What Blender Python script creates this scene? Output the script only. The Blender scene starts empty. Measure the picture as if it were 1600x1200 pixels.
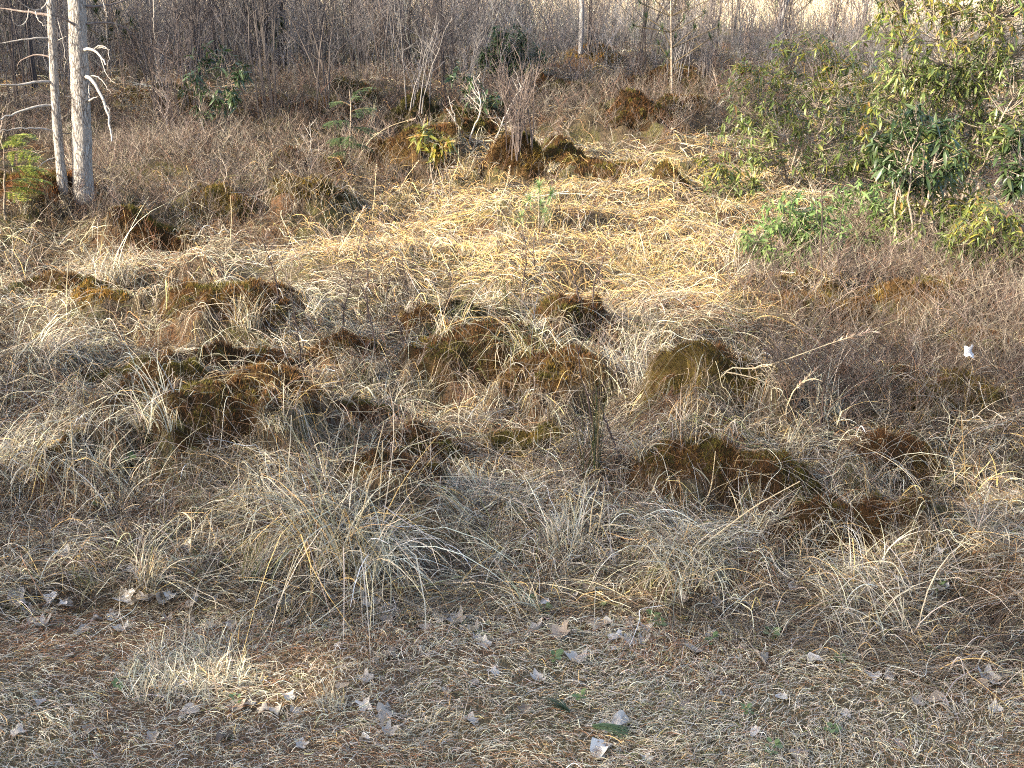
import bpy, math, colorsys
import numpy as np
from mathutils import Vector, Matrix

# ------------------------------------------------------------------ camera, sky, sun, exposure
S = bpy.context.scene
COL = S.collection
CAM_H, PITCH, F = 2.8, math.radians(22.0), 1931.0
cam = bpy.data.objects.new('camera', bpy.data.cameras.new('camera'))
COL.objects.link(cam)
cam.location = (0, 0, CAM_H)
cam.rotation_euler = (math.radians(90) - PITCH, 0, 0)
cam.data.sensor_width = 36.0
cam.data.lens = 36.0 * F / 1600.0
cam.data.clip_start, cam.data.clip_end = 0.05, 1500
S.camera = cam

SUN_EL = math.radians(29)
SUN_AZ = math.atan2(-0.90, -0.44)                      # direction TO the sun, seen from above (x, y)
w = bpy.data.worlds.new('World'); S.world = w; w.use_nodes = True
nt = w.node_tree; nt.nodes.clear()
sky = nt.nodes.new('ShaderNodeTexSky'); sky.sky_type = 'NISHITA'; sky.sun_disc = False
sky.sun_elevation = SUN_EL; sky.sun_rotation = SUN_AZ
sky.air_density = 1.0; sky.dust_density = 4.0; sky.ozone_density = 1.0
bg = nt.nodes.new('ShaderNodeBackground'); bg.inputs['Strength'].default_value = 0.15
wo = nt.nodes.new('ShaderNodeOutputWorld')
nt.links.new(sky.outputs[0], bg.inputs[0]); nt.links.new(bg.outputs[0], wo.inputs[0])
sl = bpy.data.lights.new('sun', 'SUN'); sl.energy = 3.5; sl.angle = math.radians(0.55); sl.color = (1.0, 0.90, 0.70)
sun = bpy.data.objects.new('sun', sl); COL.objects.link(sun)
tos = Vector((math.sin(SUN_AZ) * math.cos(SUN_EL), math.cos(SUN_AZ) * math.cos(SUN_EL), math.sin(SUN_EL)))
sun.rotation_euler = tos.to_track_quat('Z', 'Y').to_euler()
S.view_settings.view_transform = 'Standard'; S.view_settings.look = 'None'
S.view_settings.exposure = 2.0; S.view_settings.gamma = 1.0; S.view_settings.use_curve_mapping = False
S.render.engine = 'CYCLES'
S.cycles.filter_width = 1.1; S.cycles.use_denoising = False
S.cycles.max_bounces = 6; S.cycles.diffuse_bounces = 2; S.cycles.glossy_bounces = 2; S.cycles.transmission_bounces = 3
S.cycles.transparent_max_bounces = 4

rng = np.random.default_rng(11)
TAU = 2 * math.pi

# ------------------------------------------------------------------ numeric helpers
def _hash(ix, iy, seed):
    h = (ix.astype(np.int64) * 374761393 + iy.astype(np.int64) * 668265263 + seed * 1442695041) & 0xFFFFFFFF
    h = ((h ^ (h >> 13)) * 1274126177) & 0xFFFFFFFF
    return ((h ^ (h >> 16)) & 0xFFFF) / 65535.0

def vn(x, y, seed=0):                                  # value noise, -1..1
    x = np.asarray(x, float); y = np.asarray(y, float)
    xi = np.floor(x); yi = np.floor(y); fx = x - xi; fy = y - yi
    ux = fx * fx * fx * (fx * (fx * 6 - 15) + 10); uy = fy * fy * fy * (fy * (fy * 6 - 15) + 10)
    a = _hash(xi, yi, seed); b = _hash(xi + 1, yi, seed); c = _hash(xi, yi + 1, seed); d = _hash(xi + 1, yi + 1, seed)
    return 2 * (a + (b - a) * ux + (c - a) * uy + (a - b - c + d) * ux * uy) - 1

def fbm(x, y, seed=0, o=3):
    s = 0; a = 1; t = 0
    for k in range(o):
        s = s + a * vn(x * 2 ** k + 17.3 * k, y * 2 ** k - 9.1 * k, seed + k); t += a; a *= .5
    return s / t

def sst(a, b, x):
    t = np.clip((np.asarray(x, float) - a) / (b - a), 0, 1); return t * t * (3 - 2 * t)

CP, SP = math.cos(PITCH), math.sin(PITCH)
def ray(px, py):
    cx = (px - 800) / F; cy = (600 - py) / F
    return np.array([cx, CP + cy * SP, -SP + cy * CP])
def flat(px, py, z=0.1):
    d = ray(px, py); t = (z - CAM_H) / d[2]; return d * t + np.array([0, 0, CAM_H])
def project(x, y, z):
    dz = z - CAM_H; dep = y * CP - dz * SP; up = y * SP + dz * CP
    return 800 + F * x / dep, 600 - F * up / dep
def atY(px, py, Y):                                    # the point seen at (px, py) that is Y metres ahead
    d = ray(px, py); t = Y / d[1]; return np.array([0, 0, CAM_H]) + d * t

# ------------------------------------------------------------------ terrain
# (pixel x, pixel y of the foot, width, height in pixels, tone)
HUMMOCKS = [
 (352,524,185,62,'rust','tall rust-brown moss hummock with straw over its flank'),
 (1118,668,215,80,'olive','olive and gold moss hummock behind thin upright straws'),
 (1090,782,190,74,'rust','rust moss bank with an olive crest in front of the olive mound'),
 (1212,790,190,74,'dark','dark brown-green moss bank, right half of the twin bank'),
 (1335,872,200,76,'dark','dark rust moss hummock in the right foreground'),
 (1415,740,160,64,'rust','rust moss hummock crossed by fallen straw below the white scrap'),
 (565,660,120,40,'red','orange-red moss cap above the big fountain tussock'),
 (430,706,230,96,'rust','rust-brown moss mound with olive crown left of the fountain tussock'),
 (318,740,235,100,'dark','dark brown moss mound hung with straw'),
 (262,662,180,48,'brown','low brown moss ridge behind the dark mound'),
 (738,604,230,68,'dark','dark brown moss hummock in the middle of the picture'),
 (860,624,160,62,'brown','red-brown moss hummock left of the upright pale sedge'),
 (655,532,80,40,'rust','small rust moss hummock beside a green sedge tuft'),
 (710,515,90,32,'olive','low olive moss patch under arching sedge blades'),
 (372,598,180,50,'dark','dark shaded moss mound under the tall rust hummock'),
 (150,508,85,24,'gold','small orange-olive moss pad on the left straw'),
 (605,795,160,56,'dark','olive-black moss lump behind the fountain tussock'),
 (85,752,75,36,'rust','small rust moss lump at the left edge of the straw mound'),
 (740,222,95,48,'moss','black-green moss mound behind the yellow-leaved laurel'),
 (640,205,75,46,'moss','dark mossy mound under the bare grey shrubs'),
 (640,275,115,62,'brown','brown broken hummock left of the yellow-leaved laurel'),
 (595,262,60,38,'dark','small dark hummock in front of the little hemlock'),
 (360,202,65,32,'moss','far dark moss mound behind the shaded laurel'),
 (480,202,65,28,'moss','far flat moss mound, right of the shaded laurel'),
 (420,196,60,26,'dark','far dark lump between two moss mounds'),
 (205,190,55,30,'dark','dark hollowed lump right of the twin pines'),
 (1070,195,75,26,'brown','brown twig-covered hummock left of the tall laurels'),
 (930,126,75,26,'gold','far golden hummock under the white birch'),
 (900,168,115,42,'moss','far mossy mound covered with grey heath'),
 (1040,152,115,22,'brown','far brown mound under thin bare saplings'),
 (1045,315,52,32,'brown','round brown tuft-like hummock in the sunlit straw'),
 (512,285,52,28,'rust','small rust hummock in the left heath'),
 (455,282,44,26,'dark','small dark hummock in the left heath'),
 (60,355,170,64,'red','red needle-strewn mound under the hemlock sapling'),
 (925,285,190,46,'rust','broad rusty hummock at the back of the sunlit straw'),
 (815,285,120,52,'brown','brown hummock with straw thatch beside the yellow-leaved laurel'),
 (470,340,115,50,'olive','olive-topped hummock in the heath'),
 (560,185,75,34,'moss','mossy far lump left of the little hemlock\'s top'),
 (690,252,85,40,'dark','dark shaded hummock just left of the yellow leaf tuft'),
 (720,208,70,34,'moss','black-green mound between pale curved saplings'),
 (290,200,80,30,'brown','far brown lump left of the shaded laurel'),
 (520,215,90,34,'brown','brown heathy mound left of the little hemlock'),
 (860,160,90,34,'dark','far dark mound right of the dense evergreen bush'),
 (1000,210,100,26,'dark','dark twiggy mound behind the bent pale reeds'),
 (1095,165,80,24,'moss','far dark mound at the left foot of the gold-tipped laurel'),
 (260,168,70,26,'moss','small far moss lump right of the twin pines'),
 (770,205,70,44,'moss','black-green lump under the right-leaning pale sapling'),
 (240,385,120,40,'dark','dark hollowed heath mound in front of the twin pines'),
 (20,325,90,40,'brown','brown needle mound at the left edge beside the hemlock sapling'),
 (880,545,110,50,'dark','dark hollow bank under the arching sedge'),
 (1500,655,170,56,'olive','olive-brown mound in the heath just below the white scrap'),
 (1385,620,180,50,'rust','rusty low mound in the right heath above the right hummock'),
 (1300,510,150,44,'brown','brown heathy mound behind the tip of the long fallen reed'),
 (1445,500,170,46,'brown','brown twig-covered mound in the middle of the right heath'),
 (1560,560,140,46,'dark','dark heathy mound at the right edge beside the white scrap'),
 (1220,470,120,36,'dark','dark low mound at the left end of the right heath'),
 (120,480,150,44,'brown','brown mound under the straw-draped tussock'),
 (200,610,140,40,'rust','low rusty mound above the left straw mound'),
 (520,575,140,36,'brown','low brown mound between two dark saplings'),
 (660,720,150,44,'dark','dark mossy hollow right behind the fountain tussock'),
 (820,690,130,34,'olive','low olive moss bank left of the green rush clump'),
 (345,352,90,44,'olive','heathy hummock with green moss behind long straw'),
]
MOUNDS = [(330,745,470,84),(790,622,420,62),(1130,690,330,66),(1170,800,360,58),(320,540,330,50),(1350,880,280,50),(1400,750,260,50),(700,260,330,50),(440,215,300,40),(60,580,180,64),(170,455,220,74),(10,450,140,60),(525,900,260,90),(60,735,170,60),(990,850,300,90),(1090,905,200,80),
          (1335,975,340,60),(820,560,220,52),(720,680,230,50),(880,700,200,40),(1210,560,220,40),(1490,640,260,60),(1500,480,260,50),
          (1290,470,200,44),(250,790,260,50),(620,430,260,36),(900,400,300,40),(1060,420,240,40),(560,330,160,40),(260,300,240,50),
          (200,650,170,44),(820,800,170,40),(1540,860,200,40),(230,930,150,36),(990,1000,150,22),(1200,250,140,40),(980,215,140,36)]
bx, by, br, bh, ba = [], [], [], [], []
def _bump(px, py, wpx, hpx, k):
    p = flat(px, py, 0.06); dist = math.hypot(p[1], CAM_H); mpp = dist / F
    r = wpx * mpp * 0.67
    ba.append(.8 if wpx < 120 else .62); bx.append(p[0]); by.append(p[1] + r * ba[-1] * .7); br.append(r); bh.append(hpx * mpp * k)
for h in HUMMOCKS: _bump(*h[:4], 0.60 if h[1] > 400 else .74)
for m in MOUNDS: _bump(*m, 0.62)
NH = len(HUMMOCKS)

def yedge(x): return 4.42 - 0.42 * sst(0.3, 1.6, x)
def bumps(x, y):
    z = np.zeros(np.shape(x)); wob = np.clip(1.05 + .75 * vn(x / .29, y / .26, 88) + .55 * vn(x / .12, y / .11, 89) + .25 * vn(x / .06, y / .055, 90), .42, 2.8)
    for i in range(len(bx)):
        q = (((x - bx[i]) / br[i]) ** 2 + ((y - by[i]) / (br[i] * ba[i])) ** 2) * wob
        z = np.maximum(z, np.where(q < 1, bh[i] * np.clip(1 - q ** 1.1, 0, 1) ** .95, 0)) if i < NH else z + np.where(q < 1, 0.6 * bh[i] * np.clip(1 - q, 0, 1) ** 1.4, 0)
    return z
def H(x, y, rough=True):
    x = np.asarray(x, float); y = np.asarray(y, float)
    b = sst(yedge(x) - 0.1, yedge(x) + 0.7, y); far = 1 - sst(20, 27, y)
    z = 0.03 * vn(x / 1.7, y / 1.7, 3) + b * (0.05 + far * (0.15 * vn(x / 1.15, y / 0.9, 5) + 0.10 * vn(x / 0.47, y / 0.4, 6)))
    z = z + b * far * 0.12 * (sst(13, 16, y)) * (1 + vn(x / 0.9, y / 0.9, 15))
    if rough: z = z + b * far * 0.025 * vn(x / 0.17, y / 0.17, 7) + 0.006 * vn(x / 0.1, y / 0.1, 8)
    return z + bumps(x, y)
def P(px, py):                                         # where the view ray through a pixel first meets the terrain
    d = ray(px, py); t = np.geomspace(2.4, 90, 900) / d[1]; t = t[(CAM_H + t * d[2]) < 1.3]
    if not len(t): t = np.array([60.0])
    dz = CAM_H + t * d[2] - H(d[0] * t, d[1] * t); k = int(np.argmax(dz < 0)) if (dz < 0).any() else len(t) - 1
    if k > 0: f = dz[k - 1] / (dz[k - 1] - dz[k] + 1e-9); tt = t[k - 1] + f * (t[k] - t[k - 1])
    else: tt = t[k]
    return np.array([d[0] * tt, d[1] * tt, float(H(d[0] * tt, d[1] * tt))])
def mpp(y): return math.hypot(y, CAM_H) / F            # metres per photo pixel on the ground at distance y
def halfw(y): return 0.414 * (0.927 * y + 1.05) + 1.15

# ------------------------------------------------------------------ materials
def mat(name, col=(.5, .5, .5), rough=0.75, attr=None, noise=None, trans=0.0, bump=0.0, spec=0.25, rnd=None):
    m = bpy.data.materials.new(name); m.use_nodes = True; n = m.node_tree.nodes; l = m.node_tree.links
    b = n['Principled BSDF']; out = n['Material Output']
    b.inputs['Roughness'].default_value = rough; b.inputs['Specular IOR Level'].default_value = spec
    b.inputs['Base Color'].default_value = (*col, 1); src = None
    if attr:
        a = n.new('ShaderNodeAttribute'); a.attribute_name = attr; src = a.outputs['Color']
    if noise:                                          # (scale, second colour, contrast low, high)
        t = n.new('ShaderNodeTexNoise'); t.inputs['Scale'].default_value = noise[0]; t.inputs['Detail'].default_value = 6
        tc = n.new('ShaderNodeTexCoord'); l.new(tc.outputs['Object'], t.inputs['Vector'])
        mr = n.new('ShaderNodeMapRange'); mr.inputs[1].default_value = noise[2]; mr.inputs[2].default_value = noise[3]
        l.new(t.outputs[0], mr.inputs[0])
        mx = n.new('ShaderNodeMix'); mx.data_type = 'RGBA'; l.new(mr.outputs[0], mx.inputs[0])
        if src: l.new(src, mx.inputs[6])
        else: mx.inputs[6].default_value = (*col, 1)
        mx.inputs[7].default_value = (*noise[1], 1); src = mx.outputs[2]
    if rnd:                                            # per-object variation between two further colours
        oi = n.new('ShaderNodeObjectInfo'); cr = n.new('ShaderNodeValToRGB'); e = cr.color_ramp.elements
        e[0].color = (*rnd[0], 1); e[1].color = (*rnd[-1], 1); e[0].position = 0; e[1].position = 1
        for k, c in enumerate(rnd[1:-1]):
            q = e.new((k + 1) / (len(rnd) - 1)); q.color = (*c, 1)
        l.new(oi.outputs['Random'], cr.inputs[0]); src = cr.outputs[0]
    if src: l.new(src, b.inputs['Base Color'])
    if bump:
        t = n.new('ShaderNodeTexNoise'); t.inputs['Scale'].default_value = bump[0]; t.inputs['Detail'].default_value = 8
        tc = n.new('ShaderNodeTexCoord'); l.new(tc.outputs['Object'], t.inputs['Vector'])
        bp = n.new('ShaderNodeBump'); bp.inputs['Strength'].default_value = bump[1]; bp.inputs['Distance'].default_value = bump[2]
        l.new(t.outputs[0], bp.inputs['Height']); l.new(bp.outputs[0], b.inputs['Normal'])
    if trans:
        tr = n.new('ShaderNodeBsdfTranslucent'); mix = n.new('ShaderNodeMixShader'); mix.inputs[0].default_value = trans
        if src: l.new(src, tr.inputs[0])
        else: tr.inputs[0].default_value = (*col, 1)
        l.new(b.outputs[0], mix.inputs[1]); l.new(tr.outputs[0], mix.inputs[2]); l.new(mix.outputs[0], out.inputs[0])
    return m
M = {}
M['soil'] = mat('soil_and_thatch', (.050, .036, .020), .95, attr='col', noise=(16, (.10, .072, .038), .45, .75), bump=(60, .9, .03))
M['straw'] = mat('dry_straw', rough=.62, attr='col', trans=.07, spec=.3)
M['twig'] = mat('grey_brown_twig', rough=.8, attr='col', spec=.2)
M['moss'] = mat('haircap_moss', rough=.9, attr='col', trans=.15, spec=.1)
M['mossbase'] = mat('moss_cushion', rough=.95, attr='col', noise=(22, (.035, .024, .010), .42, .68), bump=(70, 1, .03), spec=.1)
M['leaf'] = mat('laurel_leaf', rough=.36, trans=.32, spec=.6, rnd=[(.08,.12,.034), (.13,.17,.045), (.18,.205,.055), (.10,.14,.042), (.23,.215,.055), (.14,.175,.05), (.09,.13,.04)])
M['leafdark'] = mat('laurel_leaf_dark', rough=.34, trans=.12, spec=.5, rnd=[(.032,.058,.022), (.050,.082,.030), (.065,.095,.036), (.042,.068,.027)])
M['leafgold_sunlit'] = mat('laurel_leaf_golden_sunlit', rough=.38, trans=.25, spec=.5, rnd=[(.19,.20,.035), (.28,.24,.04), (.14,.17,.035), (.32,.20,.06), (.10,.13,.03)])  # golden leaves; also the sunlit tone painted on laurel tops
M['leafv'] = mat('laurel_foliage', rough=.38, attr='col', trans=.32, spec=.55)
M['needle'] = mat('conifer_needles', rough=.55, attr='col', trans=.2, spec=.3)
M['litter'] = mat('old_leaf', rough=.7, trans=.1, spec=.2, noise=None, rnd=[(.44,.415,.38), (.30,.25,.20), (.52,.495,.46), (.17,.125,.09), (.40,.36,.32), (.58,.56,.53), (.28,.23,.18), (.13,.10,.075), (.50,.475,.445)])
M['herb'] = mat('green_herb', rough=.5, trans=.2, spec=.35, rnd=[(.09,.14,.05), (.13,.18,.07), (.12,.15,.08)])
M['scrap'] = mat('white_scrap', (.58, .57, .56), .6, noise=(30, (.6, .58, .6), .4, .7))
def bark_mat(name, light, mid, dark, sc):
    m = bpy.data.materials.new(name); m.use_nodes = True; n = m.node_tree.nodes; l = m.node_tree.links; b = n['Principled BSDF']
    tc = n.new('ShaderNodeTexCoord'); mp = n.new('ShaderNodeMapping'); mp.inputs['Scale'].default_value = (sc, sc, sc * .22)
    l.new(tc.outputs['Object'], mp.inputs[0])
    no = n.new('ShaderNodeTexNoise'); no.inputs['Scale'].default_value = 1.7; no.inputs['Detail'].default_value = 5
    l.new(mp.outputs[0], no.inputs['Vector'])
    ad = n.new('ShaderNodeVectorMath'); ad.operation = 'ADD'; l.new(mp.outputs[0], ad.inputs[0]); l.new(no.outputs['Color'], ad.inputs[1])
    vo = n.new('ShaderNodeTexVoronoi'); vo.feature = 'DISTANCE_TO_EDGE'; l.new(ad.outputs[0], vo.inputs['Vector']); vo.inputs['Scale'].default_value = 1
    cr = n.new('ShaderNodeValToRGB'); e = cr.color_ramp.elements; e[0].color = (*dark, 1); e[0].position = 0.02
    e[1].color = (*light, 1); e[1].position = .30; q = e.new(.09); q.color = (*mid, 1)
    l.new(vo.outputs['Distance'], cr.inputs[0])
    n2 = n.new('ShaderNodeTexNoise'); n2.inputs['Scale'].default_value = 9; n2.inputs['Detail'].default_value = 7; l.new(tc.outputs['Object'], n2.inputs['Vector'])
    mr = n.new('ShaderNodeMapRange'); mr.inputs[1].default_value = .44; mr.inputs[2].default_value = .66; l.new(n2.outputs[0], mr.inputs[0])
    mx = n.new('ShaderNodeMix'); mx.data_type = 'RGBA'; l.new(mr.outputs[0], mx.inputs[0]); l.new(cr.outputs[0], mx.inputs[6]); mx.inputs[7].default_value = (*mid, 1)
    l.new(mx.outputs[2], b.inputs['Base Color']); b.inputs['Roughness'].default_value = .9; b.inputs['Specular IOR Level'].default_value = .1
    bp = n.new('ShaderNodeBump'); bp.inputs['Strength'].default_value = .9; bp.inputs['Distance'].default_value = .015
    l.new(vo.outputs['Distance'], bp.inputs['Height']); l.new(bp.outputs[0], b.inputs['Normal'])
    return m
M['bark'] = bark_mat('pale_pine_bark', (.42, .395, .37), (.29, .265, .245), (.10, .083, .072), 52)
M['birch'] = bark_mat('pale_birch_bark', (.40, .39, .385), (.30, .285, .28), (.25, .22, .21), 12)
M['dead'] = mat('dead_branch', (.38, .355, .33), .85, noise=(40, (.22, .19, .17), .42, .7), bump=(120, .5, .004), spec=.1)
M['deaddark'] = mat('dark_branch', (.14, .11, .10), .85, noise=(40, (.25, .22, .20), .5, .75), spec=.1)
M['stem'] = mat('shrub_stem', (.24, .19, .15), .85, noise=(30, (.40, .35, .29), .45, .7), spec=.1)

# ------------------------------------------------------------------ mesh builder
class MB:
    def __init__(s): s.v = []; s.f = []; s.c = []; s.n = 0
    def add(s, v, f, c=(.5, .5, .5)):                  # v (n,3), f (m,3|4), c one colour or (n,3)
        v = np.asarray(v, float); c = np.asarray(c, float)
        if c.ndim == 1: c = np.broadcast_to(c, (len(v), 3))
        s.v.append(v); s.f.append(np.asarray(f, np.int64) + s.n); s.c.append(c); s.n += len(v)
    def tubes(s, pts, rad, k=4, c=(.5, .5, .5)):       # pts (m,n,3), rad (m,n)
        pts = np.asarray(pts, float); m, n, _ = pts.shape; rad = np.broadcast_to(np.asarray(rad, float), (m, n))
        t = np.gradient(pts, axis=1); t /= np.linalg.norm(t, axis=2, keepdims=True) + 1e-9
        mean = t.mean(1); ref = np.where((np.abs(mean[:, 2]) > .7)[:, None], np.array([1., 0, 0]), np.array([0, 0, 1.]))[:, None, :]
        u = np.cross(t, ref); u /= np.linalg.norm(u, axis=2, keepdims=True) + 1e-9; v = np.cross(t, u)
        a = np.arange(k) * TAU / k
        ring = pts[:, :, None, :] + rad[:, :, None, None] * (np.cos(a)[None, None, :, None] * u[:, :, None, :] + np.sin(a)[None, None, :, None] * v[:, :, None, :])
        idx = np.arange(m * n * k).reshape(m, n, k); nx = np.roll(idx, -1, 2)
        q = np.stack([idx[:, :-1], nx[:, :-1], nx[:, 1:], idx[:, 1:]], -1).reshape(-1, 4)
        c = np.asarray(c, float)
        if c.ndim == 2: c = np.repeat(c, n * k, 0)
        s.add(ring.reshape(-1, 3), q, c)
    def ribbons(s, pts, wid, side, c):                 # pts (m,n,3), wid (m,n), side (m,3)
        pts = np.asarray(pts, float); m, n, _ = pts.shape
        o = side[:, None, :] * (np.broadcast_to(wid, (m, n)) * .5)[:, :, None]
        v = np.stack([pts - o, pts + o], 2); idx = np.arange(m * n * 2).reshape(m, n, 2)
        q = np.stack([idx[:, :-1, 0], idx[:, :-1, 1], idx[:, 1:, 1], idx[:, 1:, 0]], -1).reshape(-1, 4)
        c = np.asarray(c, float)
        if c.ndim == 2: c = np.repeat(c, n * 2, 0)
        s.add(v.reshape(-1, 3), q, c)
    def mesh(s, name, m, smooth=False):
        me = bpy.data.meshes.new(name); v = np.concatenate(s.v); c = np.concatenate(s.c)
        me.vertices.add(len(v)); me.vertices.foreach_set('co', v.astype(np.float32).ravel())
        tot = np.concatenate([np.full(len(f), f.shape[1]) for f in s.f]); li = np.concatenate([f.ravel() for f in s.f])
        st = np.concatenate([[0], np.cumsum(tot)[:-1]])
        me.loops.add(len(li)); me.loops.foreach_set('vertex_index', li.astype(np.int32))
        me.polygons.add(len(tot)); me.polygons.foreach_set('loop_start', st.astype(np.int32))
        me.polygons.foreach_set('use_smooth', np.full(len(tot), smooth))
        at = me.attributes.new('col', 'FLOAT_COLOR', 'POINT')
        at.data.foreach_set('color', np.concatenate([c, np.ones((len(c), 1))], 1).astype(np.float32).ravel())
        me.update(calc_edges=True); me.materials.append(m); return me
    def build(s, name, m, parent=None, smooth=False, loc=None):
        return link(name, s.mesh(name, m, smooth), parent, loc)
def link(name, data, parent=None, loc=None):
    o = bpy.data.objects.new(name, data); COL.objects.link(o)
    if loc is not None: o.location = loc
    if parent: o.parent = parent
    return o
def empty(name, loc, rz=0):
    o = bpy.data.objects.new(name, None); COL.objects.link(o); o.location = loc; o.rotation_euler = (0, 0, rz); o.empty_display_size = .1; return o
def tag(o, label=None, cat=None, group=None, kind=None):
    if label: o['label'] = label
    if cat: o['category'] = cat
    if group: o['group'] = group
    if kind: o['kind'] = kind
    return o
def dup(o, parent=None):
    c = o.copy(); COL.objects.link(c)
    if parent: c.parent = parent
    for k in ('label', 'group'):
        if k in c and parent is None: del c[k]
    for ch in list(o.children): dup(ch, c)
    return c

# labels that single out: description + where it stands relative to a landmark of the photo
LANDMARKS = [('the twin pine trunks',110,300),('the yellow-leaved laurel',672,225),('the olive moss hummock',1105,630),('the big fountain tussock',530,800),
 ('the orange-red moss cap',565,640),('the tall rust hummock',365,490),('the green rush clump',925,670),('the low bright laurel',1235,370),
 ('the white birch stem',907,60),('the hemlock sapling',30,260),('the dark-stemmed laurel',1430,310),('the pine seedling',840,330),
 ('the white scrap',1505,585),('the long fallen reed',1230,560),('the big green rosette',845,955),('the bleached straw patch',290,1050),
 ('the broken white stalks',1500,1110),('the green pine sprig',945,1155),('the twin moss bank',1180,745),('the dark rust hummock',1340,850),
 ('the brown leaf pile',980,1005),('the little hemlock',545,190),('the dark evergreen bush',790,80),('the gold-leaved laurel',1240,130),
 ('the shaded laurel',335,120),('the mid-distance pine',1045,40),('the spiky green tuft',395,905),('the left straw mound',60,560)]
PEND = []
def where(o, one, many, px, py, avoid=None, words=None):
    PEND.append((o, one, many, px, py, avoid))
ORD = ['first', 'second', 'third', 'fourth', 'fifth', 'sixth', 'seventh', 'eighth', 'ninth', 'tenth', 'eleventh', 'twelfth', 'thirteenth', 'fourteenth', 'fifteenth', 'sixteenth', 'seventeenth', 'eighteenth', 'nineteenth', 'twentieth']
def finish_labels():
    g = {}
    for o, one, many, px, py, av in PEND:
        L = min((l for l in LANDMARKS if l[0] != av), key=lambda l: math.hypot(l[1] - px, 1.6 * (l[2] - py)))
        dx, dy = px - L[1], (py - L[2]) * 1.6
        rel = ('left of' if dx < 0 else 'right of') if abs(dx) > abs(dy) else ('behind' if dy < 0 else 'in front of')
        g.setdefault((one, many, rel, L[0]), []).append((px, o))
    for (one, many, rel, L), it in g.items():
        it.sort(key=lambda t: t[0])
        for k, (_, o) in enumerate(it):
            if len(it) == 1: o['label'] = f'{one} {rel} {L}'
            else: o['label'] = f'{one} {rel} {L}, {ORD[min(k, 19)]} from the left'

# hair curves -> one stuff object
def curves(name, pts, rad, col, m, lab=None):          # pts (N,n,3), rad (N,) or (N,n), col (N,3)
    N, n, _ = pts.shape
    hc = bpy.data.hair_curves.new(name); hc.add_curves([n] * N)
    hc.attributes['position'].data.foreach_set('vector', pts.astype(np.float32).ravel())
    r = rad[:, None] * np.linspace(1, .35, n)[None] if rad.ndim == 1 else rad
    a = hc.attributes.get('radius') or hc.attributes.new('radius', 'FLOAT', 'POINT'); a.data.foreach_set('value', r.astype(np.float32).ravel())
    a = hc.attributes.new('col', 'FLOAT_COLOR', 'CURVE')
    a.data.foreach_set('color', np.concatenate([col, np.ones((N, 1))], 1).astype(np.float32).ravel())
    hc.materials.append(m); o = link(name, hc); o['kind'] = 'stuff'
    if lab: o['label'] = lab
    return o
def pick(pal, wts, n, r=rng, jit=.22):
    pal = np.array(pal); w_ = np.asarray(wts, float)
    i = r.choice(len(pal), n, p=w_ / w_.sum()) if w_.ndim == 1 else (np.cumsum(w_ / w_.sum(1, keepdims=True), 1) > r.random(n)[:, None]).argmax(1)
    return np.clip(pal[i] * np.exp(r.normal(0, jit, (n, 1))) * (1 + r.normal(0, .04, (n, 3))), .004, .85)

# ------------------------------------------------------------------ ground (one sheet out to the horizon)
ys = np.concatenate([[-60, -20, -6, 0, 1.5, 2.3], np.linspace(2.7, 9, 190), np.geomspace(9.05, 26, 150), np.geomspace(26.5, 900, 26)])
xs = np.concatenate([[-900, -300, -100, -45, -28, -20], np.linspace(-15, -6.05, 56), np.linspace(-6, 6, 260), np.linspace(6.05, 15, 56), [20, 28, 45, 100, 300, 900]])
X, Y = np.meshgrid(xs, ys); Z = H(X, Y)
hollow = sst(-.02, -.16, 0.13 * vn(X / 1.15, Y / 0.9, 5) + 0.075 * vn(X / 0.47, Y / 0.4, 6))
n1 = fbm(X / .5, Y / .5, 31)[..., None]; n2 = fbm(X / .9, Y / .9, 41)[..., None]
lawn = (1 - sst(yedge(X) - .15, yedge(X) + .1, Y))[..., None]
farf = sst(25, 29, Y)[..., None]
gc = np.array([.060, .044, .025]) * (1 + .3 * n1)
gl = np.where(n2 > .0, np.array([.125, .10, .055]), np.array([.13, .085, .05])) * (1 + .25 * n1)
n4 = fbm(X / .42, Y / .38, 47)[..., None]; n5 = fbm(X / .6, Y / .5, 49)[..., None]
gc = np.where(n4 > .18, np.array([.075, .066, .022]) * (1 + .4 * n1), gc); gc = np.where((n5 > .22) & (n4 <= .18), np.array([.10, .052, .025]) * (1 + .4 * n1), gc)
gc = gc * (1 - lawn) + gl * lawn
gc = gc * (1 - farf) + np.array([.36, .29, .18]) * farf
gmb = MB(); ny, nx_ = X.shape; idx = np.arange(ny * nx_).reshape(ny, nx_)
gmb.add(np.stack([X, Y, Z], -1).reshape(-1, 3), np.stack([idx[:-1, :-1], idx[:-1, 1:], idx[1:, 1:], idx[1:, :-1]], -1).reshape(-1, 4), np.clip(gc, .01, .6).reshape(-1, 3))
tag(gmb.build('ground', M['soil'], smooth=True), kind='structure')

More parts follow.
